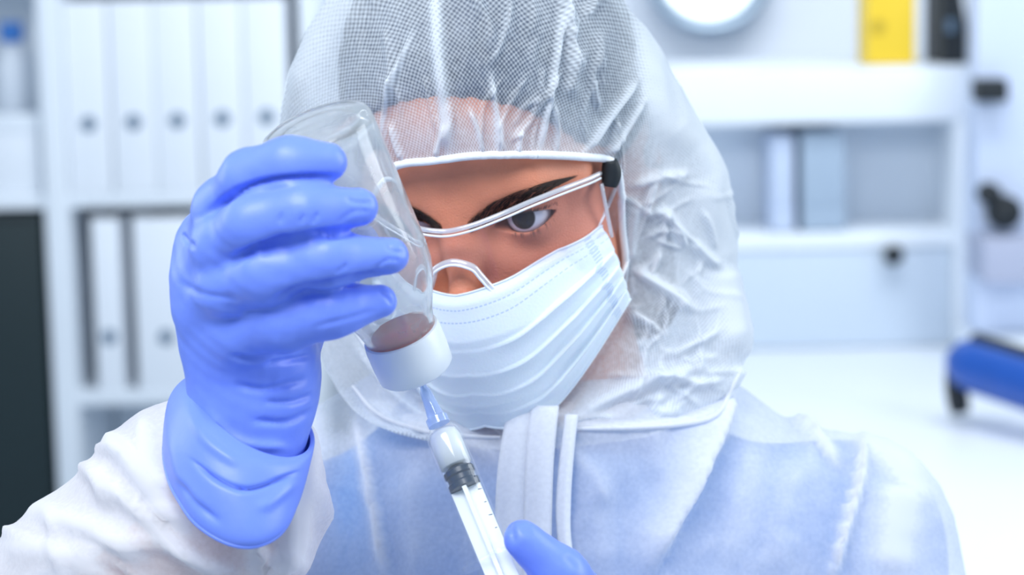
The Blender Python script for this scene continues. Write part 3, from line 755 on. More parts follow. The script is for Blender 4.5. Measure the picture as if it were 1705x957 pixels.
def crinkle0(rs, n, x0, x1, y0, y1, l0, l1, w, h, dn, ang):
    out = []
    for _ in range(n):
        c = np.array([rs.uniform(x0, x1), rs.uniform(y0, y1)]); a = ang+rs.normal(0, .35)
        L_ = rs.uniform(l0, l1); d = np.array([math.cos(a), math.sin(a)]); n_ = np.array([-d[1], d[0]])
        out.append(([c-d*L_/2, c+n_*rs.uniform(-.15, .15)*L_, c+d*L_/2], w*rs.uniform(.7, 1.5), h*rs.uniform(.5, 1.3), dn*rs.uniform(.3, 1.2), 0))
    return out
rs0 = np.random.RandomState(5)
suit_folds += crinkle0(rs0, 16, 0, 460, 720, 960, 60, 200, 10, .004, .12, .6)
suit_folds += crinkle0(rs0, 7, 960, 1400, 720, 960, 60, 200, 12, .002, .10, 1.9)
suit_folds += crinkle0(rs0, 6, 1250, 1560, 660, 950, 60, 180, 12, .002, .12, 1.2)
suit_folds += crinkle0(rs0, 10, 520, 830, 720, 960, 60, 200, 12, .0035, .07, 1.4)
VS2, dens = folds(VS, NS, suit_folds)
pxs = PX(VS2)
VS2 = VS2+NS*(.0011*vnoise(VS2, 130, 3)+.0007*vnoise(VS2, 320, 5))[:, None]
sleeve = np.exp(-(np.maximum(0, pxs[:, 0]-470)/30)**2)*.22+np.clip((pxs[:, 0]-1400)/150, 0, 1)*.12
suit = mesh_obj('coverall', VS2, FS, M['suit'], person); thin = .42*np.exp(-(((pxs[:, 0]-562)/34)**4+((pxs[:, 1]-685)/44)**4))+.16*np.exp(-(((pxs[:, 0]-575)/60)**2+((pxs[:, 1]-840)/110)**4))
attr(suit, 'dense', np.clip(dens+sleeve-thin, -.45, .60))
suit['label'] = 'thin white non-woven coverall with creased sleeves'
sbvh = BVHTree.FromPolygons([tuple(v) for v in VS2], FS.tolist())
# ---- front flap and zip tapes, draped on the chest
def strip(name, left, right, n, off, matl, parent, dn=.3, bulge=.0):
    L_ = spline(left, n); R_ = spline(right, n); m = 9; rows = []
    for i in range(n):
        rows.append([L_[i]+(R_[i]-L_[i])*k/(m-1) for k in range(m)])
    rows = np.array(rows); D = np.zeros((n, m))
    for i in range(n):
        for k in range(m):
            h = hit(rows[i, k, 0], rows[i, k, 1], sbvh, 1.2); D[i, k] = h[1]
    yy = np.linspace(-1, 1, n); xx = np.linspace(-1, 1, m)
    A = np.stack([np.ones(n*m)]+[np.repeat(yy, m)**p for p in (1, 2, 3)]+[np.tile(xx, n)], 1)
    co = np.linalg.lstsq(A, D.ravel(), rcond=None)[0]; D = (A@co).reshape(n, m)-off-bulge*(1-xx[None, :]**2)
    V = np.array([P(rows[i, k, 0], rows[i, k, 1], D[i, k]) for i in range(n) for k in range(m)])
    o = mesh_obj(name, V, grid_faces(n, m), matl, parent); attr(o, 'dense', np.full(len(V), dn)); mod_solid(o, .0012, 0); return o
strip('zip_flap', [(846, 676), (832, 760), (826, 830), (824, 960), (824, 1080)], [(888, 676), (878, 760), (875, 830), (872, 960), (872, 1080)], 40, .009, M['suit'], suit, .28, .002)
strip('zip_flap', [(884, 676), (876, 760), (873, 830), (870, 960), (870, 1080)], [(930, 676), (922, 760), (919, 830), (917, 960), (917, 1080)], 40, .0105, M['suit'], suit, .28, .002)
strip('zip_tape', [(942, 690), (932, 770), (927, 840), (930, 900), (945, 1000)], [(961, 690), (953, 770), (949, 840), (950, 900), (965, 1000)], 36, .008, M['suit'], suit, .33, .003)

# ---- hood: from the face opening out to the silhouette and over the back of the head
OP = [(655, 279), (720, 268), (800, 259), (900, 258), (980, 262), (1018, 268), (1032, 300), (1036, 380), (1041, 440), (1030, 505),
      (1000, 560), (950, 625), (895, 670), (835, 688), (765, 672), (690, 636), (622, 588), (585, 520), (590, 420), (622, 330)]
SL = [(560, -10), (640, -80), (830, -120), (960, -60), (1035, 0), (1098, 100), (1160, 205), (1205, 285), (1222, 345), (1226, 425), (1240, 490), (1252, 545), (1254, 580), (1236, 606), (1215, 650),
      (1140, 705), (1000, 738), (850, 748), (720, 735), (620, 705), (560, 650), (520, 560), (490, 440), (470, 330), (466, 230), (472, 165), (490, 110), (518, 50)]
CX = np.array([835.0, 455.0])
def polar(pts, th):
    q = spline(pts, 600, True)-CX; a = np.arctan2(-q[:, 1], q[:, 0]); r = np.linalg.norm(q, axis=1); o_ = np.argsort(a)
    return np.interp(th, a[o_], r[o_], period=2*math.pi)
NU, NV = 560, 190
th = np.linspace(0, 2*math.pi, NU, endpoint=False)
ro, rs = polar(OP, th), polar(SL, th)
dirs = np.stack([np.cos(th), -np.sin(th)], 1)
Opx = CX+ro[:, None]*dirs; Spx = CX+rs[:, None]*dirs
dO = np.empty(NU)
for i in range(NU):
    h = hit(Opx[i, 0], Opx[i, 1]); dO[i] = h[1]-.004 if h is not None else np.nan
lim = 1.145+.055*np.abs(np.cos(th))**1.5+np.where(np.sin(th) < 0, .05*(-np.sin(th))**1.2, -.022*np.sin(th))
dO = np.where(np.isnan(dO), lim, np.clip(dO, lim-.02, lim+.012))
k_ = np.hanning(41); k_ /= k_.sum(); dO = np.convolve(np.r_[dO[-20:], dO, dO[:20]], k_, 'valid')
dS = 1.262-.075*np.clip(-np.sin(th), 0, 1)-.05*np.clip(np.sin(th), 0, 1)
V = np.zeros((NU, NV, 3)); nf = 130
for j in range(NV):
    if j < nf:
        s = j/(nf-1); e = s
        d = dO+(dS-dO)*(1-np.sqrt(np.clip(1-e**2.1, 0, 1)))
        px = Opx+(Spx-Opx)*e
        V[:, j, 0] = (px[:, 0]-852.5)/FPX*d; V[:, j, 1] = d; V[:, j, 2] = -(px[:, 1]-478.5)/FPX*d
    else:
        s = (j-nf+1)/(NV-nf); ang = s*math.pi/2
        ring = V[:, nf-1]; pole = np.array([.012, 1.405, .045])
        V[:, j] = pole*0
        V[:, j, 0] = pole[0]+(ring[:, 0]-pole[0])*math.cos(ang); V[:, j, 2] = pole[2]+(ring[:, 2]-pole[2])*math.cos(ang)
        V[:, j, 1] = ring[:, 1]+(pole[1]-ring[:, 1])*math.sin(ang)
# keep the cloth clear of forehead and hair
hairbvh = BVHTree.FromPolygons([tuple(q) for q in HV], HF.tolist())
DD = V[:, :nf, 1].copy(); PXF = PX(V[:, :nf].reshape(-1, 3)).reshape(NU, nf, 2); LIM = np.full((NU, nf), 9.0)
for i in range(0, NU, 4):
    for j in range(0, nf, 3):
        for tr_, mg in ((bvh, .006), (hairbvh, .006)):
            h = hit(PXF[i, j, 0], PXF[i, j, 1], tr_)
            if h is not None: LIM[i, j] = min(LIM[i, j], h[1]-mg)
LIM = LIM[::4][:, ::3]; LIM = np.repeat(np.repeat(LIM, 4, 0), 3, 1)[:NU, :nf] if nf % 3 == 0 else np.repeat(np.repeat(LIM, 4, 0), 3, 1)[:NU, :nf]
for it in range(60):
    DD = np.minimum(DD, LIM)
    A = DD.copy(); A[:, 1:-1] = (DD[:, :-2]+2*DD[:, 1:-1]+DD[:, 2:])/4
    DD = (np.roll(A, 1, 0)+2*A+np.roll(A, -1, 0))/4
for k in (0, 2): V[:, :nf, k] *= DD/V[:, :nf, 1]
V[:, :nf, 1] = DD
ring = V[:, nf-1].copy()
for j in range(nf, NV):
    ang = (j-nf+1)/(NV-nf)*math.pi/2; pole = np.array([.012, 1.405, .045])
    V[:, j] = np.stack([pole[0]+(ring[:, 0]-pole[0])*math.cos(ang), ring[:, 1]+(pole[1]-ring[:, 1])*math.sin(ang), pole[2]+(ring[:, 2]-pole[2])*math.cos(ang)], 1)
V = V.reshape(-1, 3); Fh = grid_faces(NU, NV, True); Nh = normals(V, Fh)
cc = V.mean(0)
if ((V-cc)*Nh).sum(1).mean() < 0: Fh = Fh[:, ::-1].copy(); Nh = -Nh
hood_folds = [
    ([(748, 262), (740, 180), (730, 90), (724, -40)], 9.9, .0035, 0.62, 0),
    ([(832, 258), (826, 190), (815, 120)], 5.0, .004, 0.56, 0), ([(894, 258), (908, 190), (926, 90), (936, 0)], 5.0, .004, 0.56, 0),
    ([(924, 258), (926, 210), (918, 165)], 3.9, .003, 0.46, 0), ([(968, 258), (1010, 200), (1060, 132)], 5.0, .0045, 0.56, 0),
    ([(1004, 258), (1038, 220), (1068, 165)], 5.0, .004, 0.46, 0), ([(805, 258), (795, 215), (780, 178)], 3.9, .003, 0.46, 0),
    ([(724, 262), (733, 235), (740, 205)], 4.4, .003, 0.46, 0), ([(640, 250), (640, 200), (655, 140), (690, 50)], 4.4, .003, 0.43, 0),
    ([(672, 268), (660, 240), (650, 205)], 4.4, .003, 0.39, 0), ([(862, 256), (866, 215)], 3.9, .003, 0.31, 0),
    ([(1072, 0), (1085, 80), (1098, 190), (1150, 255)], 24.2, .005, 0.53, 0), ([(1110, 110), (1165, 230), (1215, 330)], 22.0, .003, 0.53, 0),
    ([(930, -20), (945, 60), (950, 130)], 5.5, .003, 0.39, 0), ([(815, 110), (838, 60), (850, 0)], 4.4, .003, 0.28, 0),
    ([(1045, 310), (1095, 295), (1150, 290)], 6.6, .003, 0.23, 0), ([(1080, 352), (1112, 356), (1130, 390), (1142, 412)], 6.6, .004, 0.40, 0),
    ([(1150, 400), (1180, 435), (1195, 440)], 7.7, .004, 0.43, 0), ([(1050, 440), (1090, 470), (1130, 500), (1155, 520)], 9.9, .006, 0.50, 0),
    ([(1045, 520), (1080, 540), (1105, 560)], 6.6, .004, 0.40, 0), ([(1120, 590), (1160, 570), (1196, 550)], 6.6, .004, 0.40, 0),
    ([(940, 700), (1030, 655), (1110, 625), (1180, 608)], 13.2, .006, 0.40, 0), ([(1070, 618), (1130, 632), (1180, 640)], 6.6, .004, 0.43, 0),
    ([(1200, 440), (1215, 510), (1235, 580)], 24.2, .004, 0.46, 0), ([(1160, 300), (1200, 380), (1210, 450)], 28.6, .003, 0.34, 0),
    ([(1060, 330), (1050, 400), (1056, 440)], 11.0, .003, 0.34, 0), ([(1090, 300), (1080, 330), (1075, 360)], 5.5, .003, 0.31, 0),
    ([(590, 570), (640, 640), (700, 690), (760, 712)], 8.8, .004, 0.31, 0), ([(610, 660), (650, 700), (700, 730)], 11.0, .004, 0.23, 0),
    ([(480, 160), (530, 60), (600, -20)], 28.6, .003, 0.34, 0), ([(890, 735), (960, 700), (1040, 690)], 8.8, .004, 0.31, 0),
    ([(1196, 690), (1218, 650), (1238, 608)], 8.8, .004, 0.46, 0),
]
def crinkle(rs, n, x0, x1, y0, y1, l0, l1, w, h, dn, ang=None):
    out = []
    for _ in range(n):
        c = np.array([rs.uniform(x0, x1), rs.uniform(y0, y1)]); a = rs.uniform(0, math.pi) if ang is None else ang+rs.normal(0, .3)
        L_ = rs.uniform(l0, l1); d = np.array([math.cos(a), math.sin(a)]); n_ = np.array([-d[1], d[0]])
        out.append(([c-d*L_/2, c+n_*rs.uniform(-.15, .15)*L_, c+d*L_/2], w*rs.uniform(.7, 1.4), h*rs.uniform(.5, 1.3), dn*rs.uniform(.4, 1.2), 0))
    return out
rsn = np.random.RandomState(12)
hood_folds += crinkle(rsn, 34, 1045, 1235, 285, 650, 30, 110, 4.0, .0018, .24)
hood_folds += crinkle(rsn, 18, 640, 1060, 120, 250, 40, 110, 3.5, .0022, .16, 1.57)
hood_folds += crinkle(rsn, 16, 500, 1060, -20, 150, 50, 140, 7, .003, .10, 1.5)
hood_folds += crinkle(rsn, 10, 880, 1200, 620, 730, 40, 120, 6, .002, .2, -.3)
hood_folds += crinkle(rsn, 14, 590, 830, 640, 740, 40, 110, 6, .0035, .16, .5)
V2, dens = folds(V, Nh, hood_folds)
vv = np.tile(np.arange(NV)/(nf-1), NU)
nz = vnoise(V2, 110, 9)*.0016*np.clip(vv*2.2, 0, 1)+vnoise(V2, 330, 11)*.0007*np.clip(vv*3, 0, 1)
side = np.clip((PX(V2)[:, 0]-1030)/60, 0, 1)
V2 = V2+Nh*(nz*(1-.1*side))[:, None]
crump = np.abs(vnoise(V2, 210, 21)); crump = np.exp(-(crump/.05)**2)*side*.22
qx = PX(V2)
def blob(q, x, y, rx, ry): return np.exp(-(((q[:, 0]-x)/rx)**2+((q[:, 1]-y)/ry)**2))
base_d = .30*side*(1-blob(qx, 1125, 560, 80, 85))+np.clip((vv-.88)/.12, 0, 1)*.16-.10*blob(qx, 1135, 560, 60, 75)-.20*blob(qx, 820, 100, 140, 100)+.26*blob(qx, 820, 232, 210, 40)-.45*blob(qx, 622, 645, 50, 50)-.1*blob(qx, 960, 680, 60, 30)  # blob left of the mask thins the cloth to imitate the hood opening's shadow
hood = mesh_obj('hood', V2, Fh, M['hood'], person); attr(hood, 'dense', np.clip(dens+crump+base_d, -.4, .62))
hood['label'] = 'gathered see-through white hood'
arc = np.cumsum(np.r_[0, np.linalg.norm(np.diff(V[::NV], axis=0), axis=1)])
uu = np.repeat(th*.11, NV); uvset(hood, np.stack([uu, vv*.11], 1))
edge = V2.reshape(NU, NV, 3)[:, 0]-np.array([0, .0008, 0])
v, f = tube(np.vstack([edge, edge[:1]]), .0021, 8, False); mesh_obj('hood_binding', v, f, M['binding'], hood)
def drape(name, pts, r, off, parent, n=50):
    out = []
    for x, y in spline(pts, n):
        c = [h for h in (hit(x, y, sbvh), hit(x, y, HB)) if h is not None]
        if c: q = min(c, key=lambda a: a[1]); out.append(P(x, y, q[1]-off))
    out = np.array(out); k = np.hanning(9); k /= k.sum()
    for a in range(3): out[:, a] = np.convolve(np.r_[[out[0, a]]*4, out[:, a], [out[-1, a]]*4], k, 'valid')
    v, f = tube(out, r*np.sin(np.linspace(.3, math.pi-.3, len(out)))**.5, 8, True, .6); o = mesh_obj(name, v, f, M['suit'], parent); attr(o, 'dense', np.full(len(v), .3)); return o
HB = BVHTree.FromPolygons([tuple(q) for q in V2], Fh.tolist())
drape('neck_seam', [(946, 714), (1060, 712), (1150, 704), (1194, 690), (1216, 650), (1238, 607)], .0024, .0006, suit)
drape('neck_seam', [(585, 640), (630, 690), (700, 716), (770, 726), (836, 728)], .0022, .0006, suit)
hbvh = BVHTree.FromPolygons([tuple(q) for q in V2], Fh.tolist())

# ================================================================== surgical mask
def ray_surf(px, py, fn, lo=1.02, hi=1.32):
    """where a sight line meets the head-frame surface y = fn(x, z)"""
    ds = np.linspace(lo, hi, 400); q = Hi(np.array([P(px, py, d) for d in ds])); g = q[:, 1]-fn(q[:, 0], q[:, 2])
    k = np.argmax(g > 0)
    if k == 0: return q[0]
    t = -g[k-1]/(g[k]-g[k-1]); return q[k-1]+(q[k]-q[k-1])*t
_mz = [-.135, -.122, -.105, -.085, -.065, -.045, -.030, -.015, 0.0]
_my = [.004, -.012, -.026, -.033, -.036, -.036, -.031, -.021, -.012]
def mask_y(x, z):
    return np.interp(z, _mz, _my)+.070*(np.abs(x)/.070)**1.75
top_px = [(775, 490), (812, 478), (850, 462), (900, 432), (955, 402), (1003, 375)]
bot_px = [(815, 708), (850, 712), (890, 700), (930, 672), (985, 600), (1050, 497)]
top = np.array([ray_surf(x, y, mask_y) for x, y in top_px]); bot = np.array([ray_surf(x, y, mask_y) for x, y in bot_px])
rgt = np.array([ray_surf(x, y, mask_y) for x, y in ((1003, 375), (1020, 408), (1036, 450), (1050, 497))])
top[0, 0] = 0; bot[0, 0] = 0
ns, nt_ = 70, 90
tc, bc = spline(top[:, [0, 2]], ns), spline(bot[:, [0, 2]], ns); rc = spline(rgt[:, [0, 2]], nt_)
s = np.linspace(0, 1, ns)[:, None, None]; t = np.linspace(0, 1, nt_)[None, :, None]
mc_ = np.stack([np.zeros(nt_), np.linspace(tc[0, 1], bc[0, 1], nt_)], 1)
XZ = (1-t)*tc[:, None]+t*bc[:, None]+(1-s)*mc_[None]+s*rc[None]-((1-s)*(1-t)*tc[0]+s*(1-t)*tc[-1]+(1-s)*t*bc[0]+s*t*bc[-1])
def pleat(s, t):
    out = 0
    for c, w in ((.36, .10), (.54, .10), (.70, .09), (.86, .07)):
        u = (t-c)/w
        out = out+np.where((u > 0) & (u < 1), (1-u)**1.5, 0)-.0*u+np.where((u <= 0) & (u > -.12), 1+u/.12, 0)
    return out
sg, tg_ = np.meshgrid(np.linspace(0, 1, ns), np.linspace(0, 1, nt_), indexing='ij')
amp = .0003+.0068*np.clip((sg-.16)/.55, 0, 1)**1.3
tw = tg_+.05*np.sin(sg*2.6)*(1-tg_)*sg+.03*np.sin(sg*7)*tg_*(1-tg_)
Yh = mask_y(XZ[..., 0], XZ[..., 1])-amp*pleat(sg, tw)*(1-.75*np.clip((sg-.93)/.07, 0, 1))
nose_wire = .0012*np.exp(-((tg_-.05)/.03)**2)
Yh = Yh-nose_wire+.0012*np.sin(sg*9+tg_*5)*sg*(1-sg)*2
hb_ = BVHTree.FromPolygons([tuple(q) for q in Vh], body_faces.tolist())
for i in range(ns):
    for j in range(nt_):
        h = hb_.ray_cast(Vector((XZ[i, j, 0], -.2, XZ[i, j, 1])), Vector((0, 1, 0)))
        if h[0] is not None: Yh[i, j] = min(Yh[i, j], h[0].y-.0022)
half = np.stack([XZ[..., 0], Yh, XZ[..., 1]], -1)
full = np.concatenate([mir(half[:0:-1]), half], 0)        # from the far ear to the near ear
nf_ = len(full); Fm = grid_faces(nf_, nt_)
mk = empty('face_mask', (0, 0, 0), 'pale blue pleated surgical mask over nose and chin', 'mask')
o = mesh_obj('mask_panel', H(full.reshape(-1, 3)), Fm, M['mask'], mk)
uvset(o, np.stack([np.repeat(np.linspace(0, 1, nf_), nt_), np.tile(np.linspace(0, 1, nt_), nf_)], 1)); mod_solid(o, .0009, 1)
ed = np.vstack([full[:, -1]]); v, f = tube(H(ed), .0007, 6); mesh_obj('lower_hem', v, f, M['mask'], mk)
v, f = tube(H(full[:, 0]), .0006, 6); mesh_obj('upper_hem', v, f, M['mask'], mk)
for sgn in (1, -1):
    c0, c1 = half[int(ns*.93), 3]+np.array([0, .004, 0]), half[int(ns*.80), -14]+np.array([0, .005, 0])
    pts = np.array([c0, c0+np.array([.004, .020, .006]), [.080, .098, .012], [.080, .108, -.02], c1+np.array([.006, .03, .012]), c1])
    if sgn < 0: pts = mir(pts)
    v, f = tube(H(spline(pts, 40)), .0011, 6); mesh_obj('ear_loop', v, f, M['binding'], mk)

# ================================================================== safety glasses
def lens_y(x, z): return -.0205+.064*(np.abs(x)/.070)**2.3+0*z
rim_px = [(733, 386), (780, 377), (830, 358), (880, 336), (930, 316), (975, 299), (1004, 288)]
rim = np.array([ray_surf(x, y, lens_y) for x, y in rim_px])
low_px = [(768, 434), (790, 446), (808, 464), (828, 486), (900, 446), (960, 414), (1016, 386)]
low = np.array([ray_surf(x, y, lens_y) for x, y in low_px])
xmax = .0665
def zt_(x): return np.interp(np.abs(x), np.r_[0, rim[1:, 0]], np.r_[rim[0, 2], rim[1:, 2]])
lo_x = np.maximum.accumulate(np.r_[0, low[1:, 0]]+np.arange(len(low))*1e-6)
def zb_(x): return np.interp(np.abs(x), lo_x, low[:, 2])
xs = np.linspace(-xmax, xmax, 121); m_ = 16
def sm1(a, n=5):
    k = np.ones(n)/n; return np.convolve(np.r_[[a[0]]*(n//2), a, [a[-1]]*(n//2)], k, 'valid')
ztop, zbot = sm1(zt_(xs), 9), sm1(zb_(xs), 3)
gl = empty('safety_glasses', (0, 0, 0), 'clear wraparound safety glasses with a black hinge, worn above the mask', 'glasses')
front, back = [], []
for x, a, b in zip(xs, ztop, zbot):
    for k in range(m_):
        z = a+(b-a)*k/(m_-1); front.append((x, lens_y(x, z), z)); back.append((x*.975, lens_y(x, z)+.0018, z))
nX = len(xs); Fl = [tuple(q) for q in grid_faces(nX, m_)]; off = nX*m_
Fb = [tuple(i+off for i in q[::-1]) for q in Fl]
rimf = []
bd = [i*m_ for i in range(nX)]+[(nX-1)*m_+k for k in range(1, m_)]+[i*m_+m_-1 for i in range(nX-2, -1, -1)]+[k for k in range(m_-2, 0, -1)]
for a, b in zip(bd, bd[1:]+bd[:1]): rimf.append((a, b, b+off, a+off))
o = mesh_obj('lens', H(np.array(front+back)), Fl+Fb+rimf, M['lens'], gl); fix_normals(o)
topc = np.stack([xs, lens_y(xs, 0)-.0006, ztop+.0002], 1)
v, f = tube(H(topc), .0013, 10); mesh_obj('top_rim', v, f, M['frame'], gl)
v, f = tube(H(topc+np.array([0, -.0012, -.0022])), .0006, 8); mesh_obj('rim_ridge', v, f, M['binding'], gl)
arch = np.array([ray_surf(x, y, lens_y) for x, y in ((768, 434), (786, 442), (800, 456), (816, 474), (832, 487))]); arch[0, 0] = 0
arch = np.vstack([mir(arch[:0:-1]), arch]); arch[:, 1] -= .0012
ac = spline(arch, 44)
v, f = tube(H(ac), .0019, 10); mesh_obj('nose_bridge', v, f, M['frame'], gl)
v, f = tube(H(ac+np.array([0, -.0018, -.0006])), .0007, 8); mesh_obj('bridge_ridge', v, f, M['binding'], gl)
for sgn in (1, -1):
    def hx(pts): pts = np.array(pts, float); return H(mir(pts)) if sgn < 0 else H(pts)
    e0 = np.array([xmax, lens_y(xmax, 0), zt_(xmax)])
    # side plate of clear plastic, black hinge, dark temple arm
    n0 = len(xs)-1
    sp0 = np.array([[xmax-.0005, lens_y(xmax, 0)-.001, zt_(xmax)-.005], [xmax+.0045, lens_y(xmax, 0)+.020, zt_(xmax)-.004],
                    [xmax+.004, lens_y(xmax, 0)+.016, zt_(xmax)-.027], [xmax-.0005, lens_y(xmax, 0)-.001, zb_(xmax)-.003]])
    V = np.vstack([hx(sp0), hx(sp0+np.array([.0016, 0, 0]))]); o = mesh_obj('side_plate', V, [(0, 1, 2, 3), (7, 6, 5, 4), (0, 4, 5, 1), (1, 5, 6, 2), (2, 6, 7, 3), (3, 7, 4, 0)], M['lens'], gl, smooth=False); fix_normals(o); mod_smooth_angle(o, 30)
    v, f = tube(hx(spline(np.vstack([sp0[0], sp0[3]]), 8)), .0011, 8); o = mesh_obj('plate_edge', v, f, M['frame'], gl)
    v, f = tube(hx(spline(np.vstack([sp0[1], sp0[2]]), 8)), .0009, 8); mesh_obj('plate_edge', v, f, M['frame'], gl)
    hp = np.array([ray_surf(x, y, lambda x, z: lens_y(x, z)-.003) for x, y in ((1016, 266), (1018, 288), (1015, 311))]) if sgn > 0 else mir(HP)
    if sgn > 0: HP = hp
    v, f = tube(H(spline(hp, 16)), .0054*np.sin(np.linspace(.5, math.pi-.5, 16))**.5, 14, True, .8); mesh_obj('hinge', v, f, M['black'], gl)
    ta = [e0+np.array([.002, .004, 0]), e0+np.array([.008, .03, .002]), [.080, .088, .016], [.080, .110, .004]]
    v, f = tube(hx(spline(ta, 24)), .0022, 8, True, .6); mesh_obj('temple_arm', v, f, M['black'], gl)

# ================================================================== vial
VB, VC = P(521, 206, 1.010), P(694, 618, 1.064)
AX = (VC-VB); VL = np.linalg.norm(AX); AX /= VL
vial = empty('vial', (0, 0, 0), 'clear glass vial held upside down with a white cap and red-brown liquid in its neck', 'vial')
k = VL/.130
outer = [(0, .0), (.0008, .018), (.0005, .0215), (.0014, .0245), (.004, .0258), (.010, .0262), (.040, .0264), (.070, .0266), (.078, .0262), (.086, .0243), (.094, .0212), (.101, .0184), (.106, .0170), (.1115, .0165)]
inner = [(.1115, .0142), (.106, .0145), (.100, .0165), (.093, .0195), (.085, .0226), (.077, .0243), (.069, .0247), (.040, .0246), (.010, .0244), (.0055, .0225), (.0045, .015), (.0055, 0)]
V, F = lathe(VB, AX, [(h*k, r) for h, r in outer+inner], 72)
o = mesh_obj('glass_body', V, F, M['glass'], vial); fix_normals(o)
V, F = lathe(VB, AX, [(.1072*k, 0), (.1073*k, .0143), (.1085*k, .0142), (.1112*k, .0140), (.1112*k, 0)], 56)
o = mesh_obj('liquid', V, F, M['liquid'], vial); fix_normals(o)
V, F = lathe(VB, AX, [(.1085*k, 0), (.1085*k, .0166), (.1090*k, .0178), (.112*k, .0182), (.121*k, .0182), (.1285*k, .0178), (.130*k, .0165), (.130*k, .008), (.1293*k, .0075), (.1293*k, 0)], 64)
o = mesh_obj('cap', V, F, M['cap'], vial); fix_normals(o); mod_smooth_angle(o, 50)
v, f = tube(np.array([VB+AX*(.1085*k)+.0166*(math.cos(q)*np.cross(AX, [1, 0, 0])+math.sin(q)*np.cross(AX, np.cross(AX, [1, 0, 0]))) for q in np.linspace(0, 2*math.pi, 60)]), .0008, 8, False)
mesh_obj('cap_ring', v, f, M['liquid'], vial)

# ================================================================== syringe
S0, S1 = P(690, 608, 1.063), P(838, 962, 1.030)
SA = S1-S0; SLn = np.linalg.norm(SA); SA /= SLn
def at_px(y): return (y-608)/(962-608)*SLn              # distance along the syringe at an image row
syr = empty('syringe', (0, 0, 0), 'clear plastic syringe with a dark stopper, its needle in the vial cap', 'syringe')
v, f = tube(np.array([S0+SA*q for q in np.linspace(-.004, at_px(652), 6)]), .00075, 10); mesh_obj('needle', v, f, M['needle'], syr)
V, F = lathe(S0+SA*at_px(640), SA, [(0, .0), (0, .0012), (.002, .0018), (.004, .0026), (.012, .0034), (.0165, .0040), (.0175, .0052), (.021, .0052), (.021, 0)], 28)
o = mesh_obj('needle_hub', V, F, M['hub'], syr); fix_normals(o); mod_smooth_angle(o, 40)
b0, b1 = at_px(712), at_px(926); bl_ = b1-b0; BR = .0082
V, F = lathe(S0+SA*b0, SA, [(0, 0), (0, .003), (.0006, .0055), (.003, .0076), (.006, BR), (bl_, BR), (bl_, BR-.0009), (.006, BR-.0009), (.003, .0066), (.0014, .004), (.0012, 0)], 48)
o = mesh_obj('barrel', V, F, M['barrel'], syr); fix_normals(o)
sp = at_px(789)-b0
V, F = lathe(S0+SA*b0, SA, [(.0018, 0), (.002, .004), (.0035, .0064), (.0065, BR-.00095), (sp-.0035, BR-.00095), (sp-.0035, 0)], 40)
o = mesh_obj('drug_liquid', V, F, M['serum'], syr); fix_normals(o)
V, F = lathe(S0+SA*b0, SA, [(sp-.0032, 0), (sp-.003, .004), (sp-.001, BR-.0010), (sp+.0012, BR-.00095), (sp+.002, BR-.0018), (sp+.0042, BR-.0018), (sp+.005, BR-.00095), (sp+.0075, BR-.00095), (sp+.0080, BR-.002), (sp+.0080, 0)], 40)
o = mesh_obj('stopper', V, F, M['rubber'], syr); fix_normals(o); mod_smooth_angle(o, 40)
# plunger rod with a cross section
pa_ = np.cross(SA, [0, 1, 0]); pa_ /= np.linalg.norm(pa_); pb_ = np.cross(SA, pa_)
r0, r1 = b0+sp+.0082, b0+sp+.105
rv = []; rf = []
for a, b in ((pa_, pb_), (pb_, pa_)):
    n = len(rv)
    for d in (r0, r1):
        for i, j in ((-1, -1), (1, -1), (1, 1), (-1, 1)): rv.append(S0+SA*d+a*i*.0070+b*j*.0010)
    rf += [tuple(n+i for i in q) for q in ((0, 1, 2, 3), (7, 6, 5, 4), (0, 4, 5, 1), (1, 5, 6, 2), (2, 6, 7, 3), (3, 7, 4, 0))]
o = mesh_obj('plunger_rod', np.array(rv), rf, M['rod'], syr, smooth=False)
V, F = lathe(S0+SA*r1, SA, [(0, 0), (0, .010), (.0008, .0108), (.002, .0108), (.0026, .010), (.0026, 0)], 36); o = mesh_obj('thumb_rest', V, F, M['rod'], syr); fix_normals(o); mod_smooth_angle(o, 40)
# finger flange: a flat oval plate
th_ = np.linspace(0, 2*math.pi, 40, endpoint=False); fl = []
for d in (b1-.0002, b1+.0016):
    for q in th_: fl.append(S0+SA*d+pa_*.0155*math.cos(q)+pb_*.0098*math.sin(q))
o = mesh_obj('finger_flange', np.array(fl), [tuple(range(40))[::-1], tuple(range(40, 80))]+[(i, (i+1) % 40, (i+1) % 40+40, i+40) for i in range(40)], M['barrel'], syr, smooth=False); fix_normals(o); mod_smooth_angle(o, 40)
# graduation ticks printed on the barrel, on the side turned to the camera
tk0 = np.arctan2(-1, 0)
for i in range(4, 18, 2):
    d = b0+.010+i*.0032
    if d > b1-.006: break
    big = i % 4 == 0; half_a = .13 if big else .07
    arcp = []
    for q in np.linspace(.75-half_a, .75+half_a, 7):
        nrm = -math.cos(q)*np.array([0, 1, 0])+math.sin(q)*np.array([1, 0, .4]); nrm = nrm-SA*(nrm@SA); nrm /= np.linalg.norm(nrm)
        arcp.append(S0+SA*d+nrm*(BR+.00012))
    v, f = tube(np.array(arcp), .00022, 5); mesh_obj('graduation_tick', v, f, M['ink'], syr)

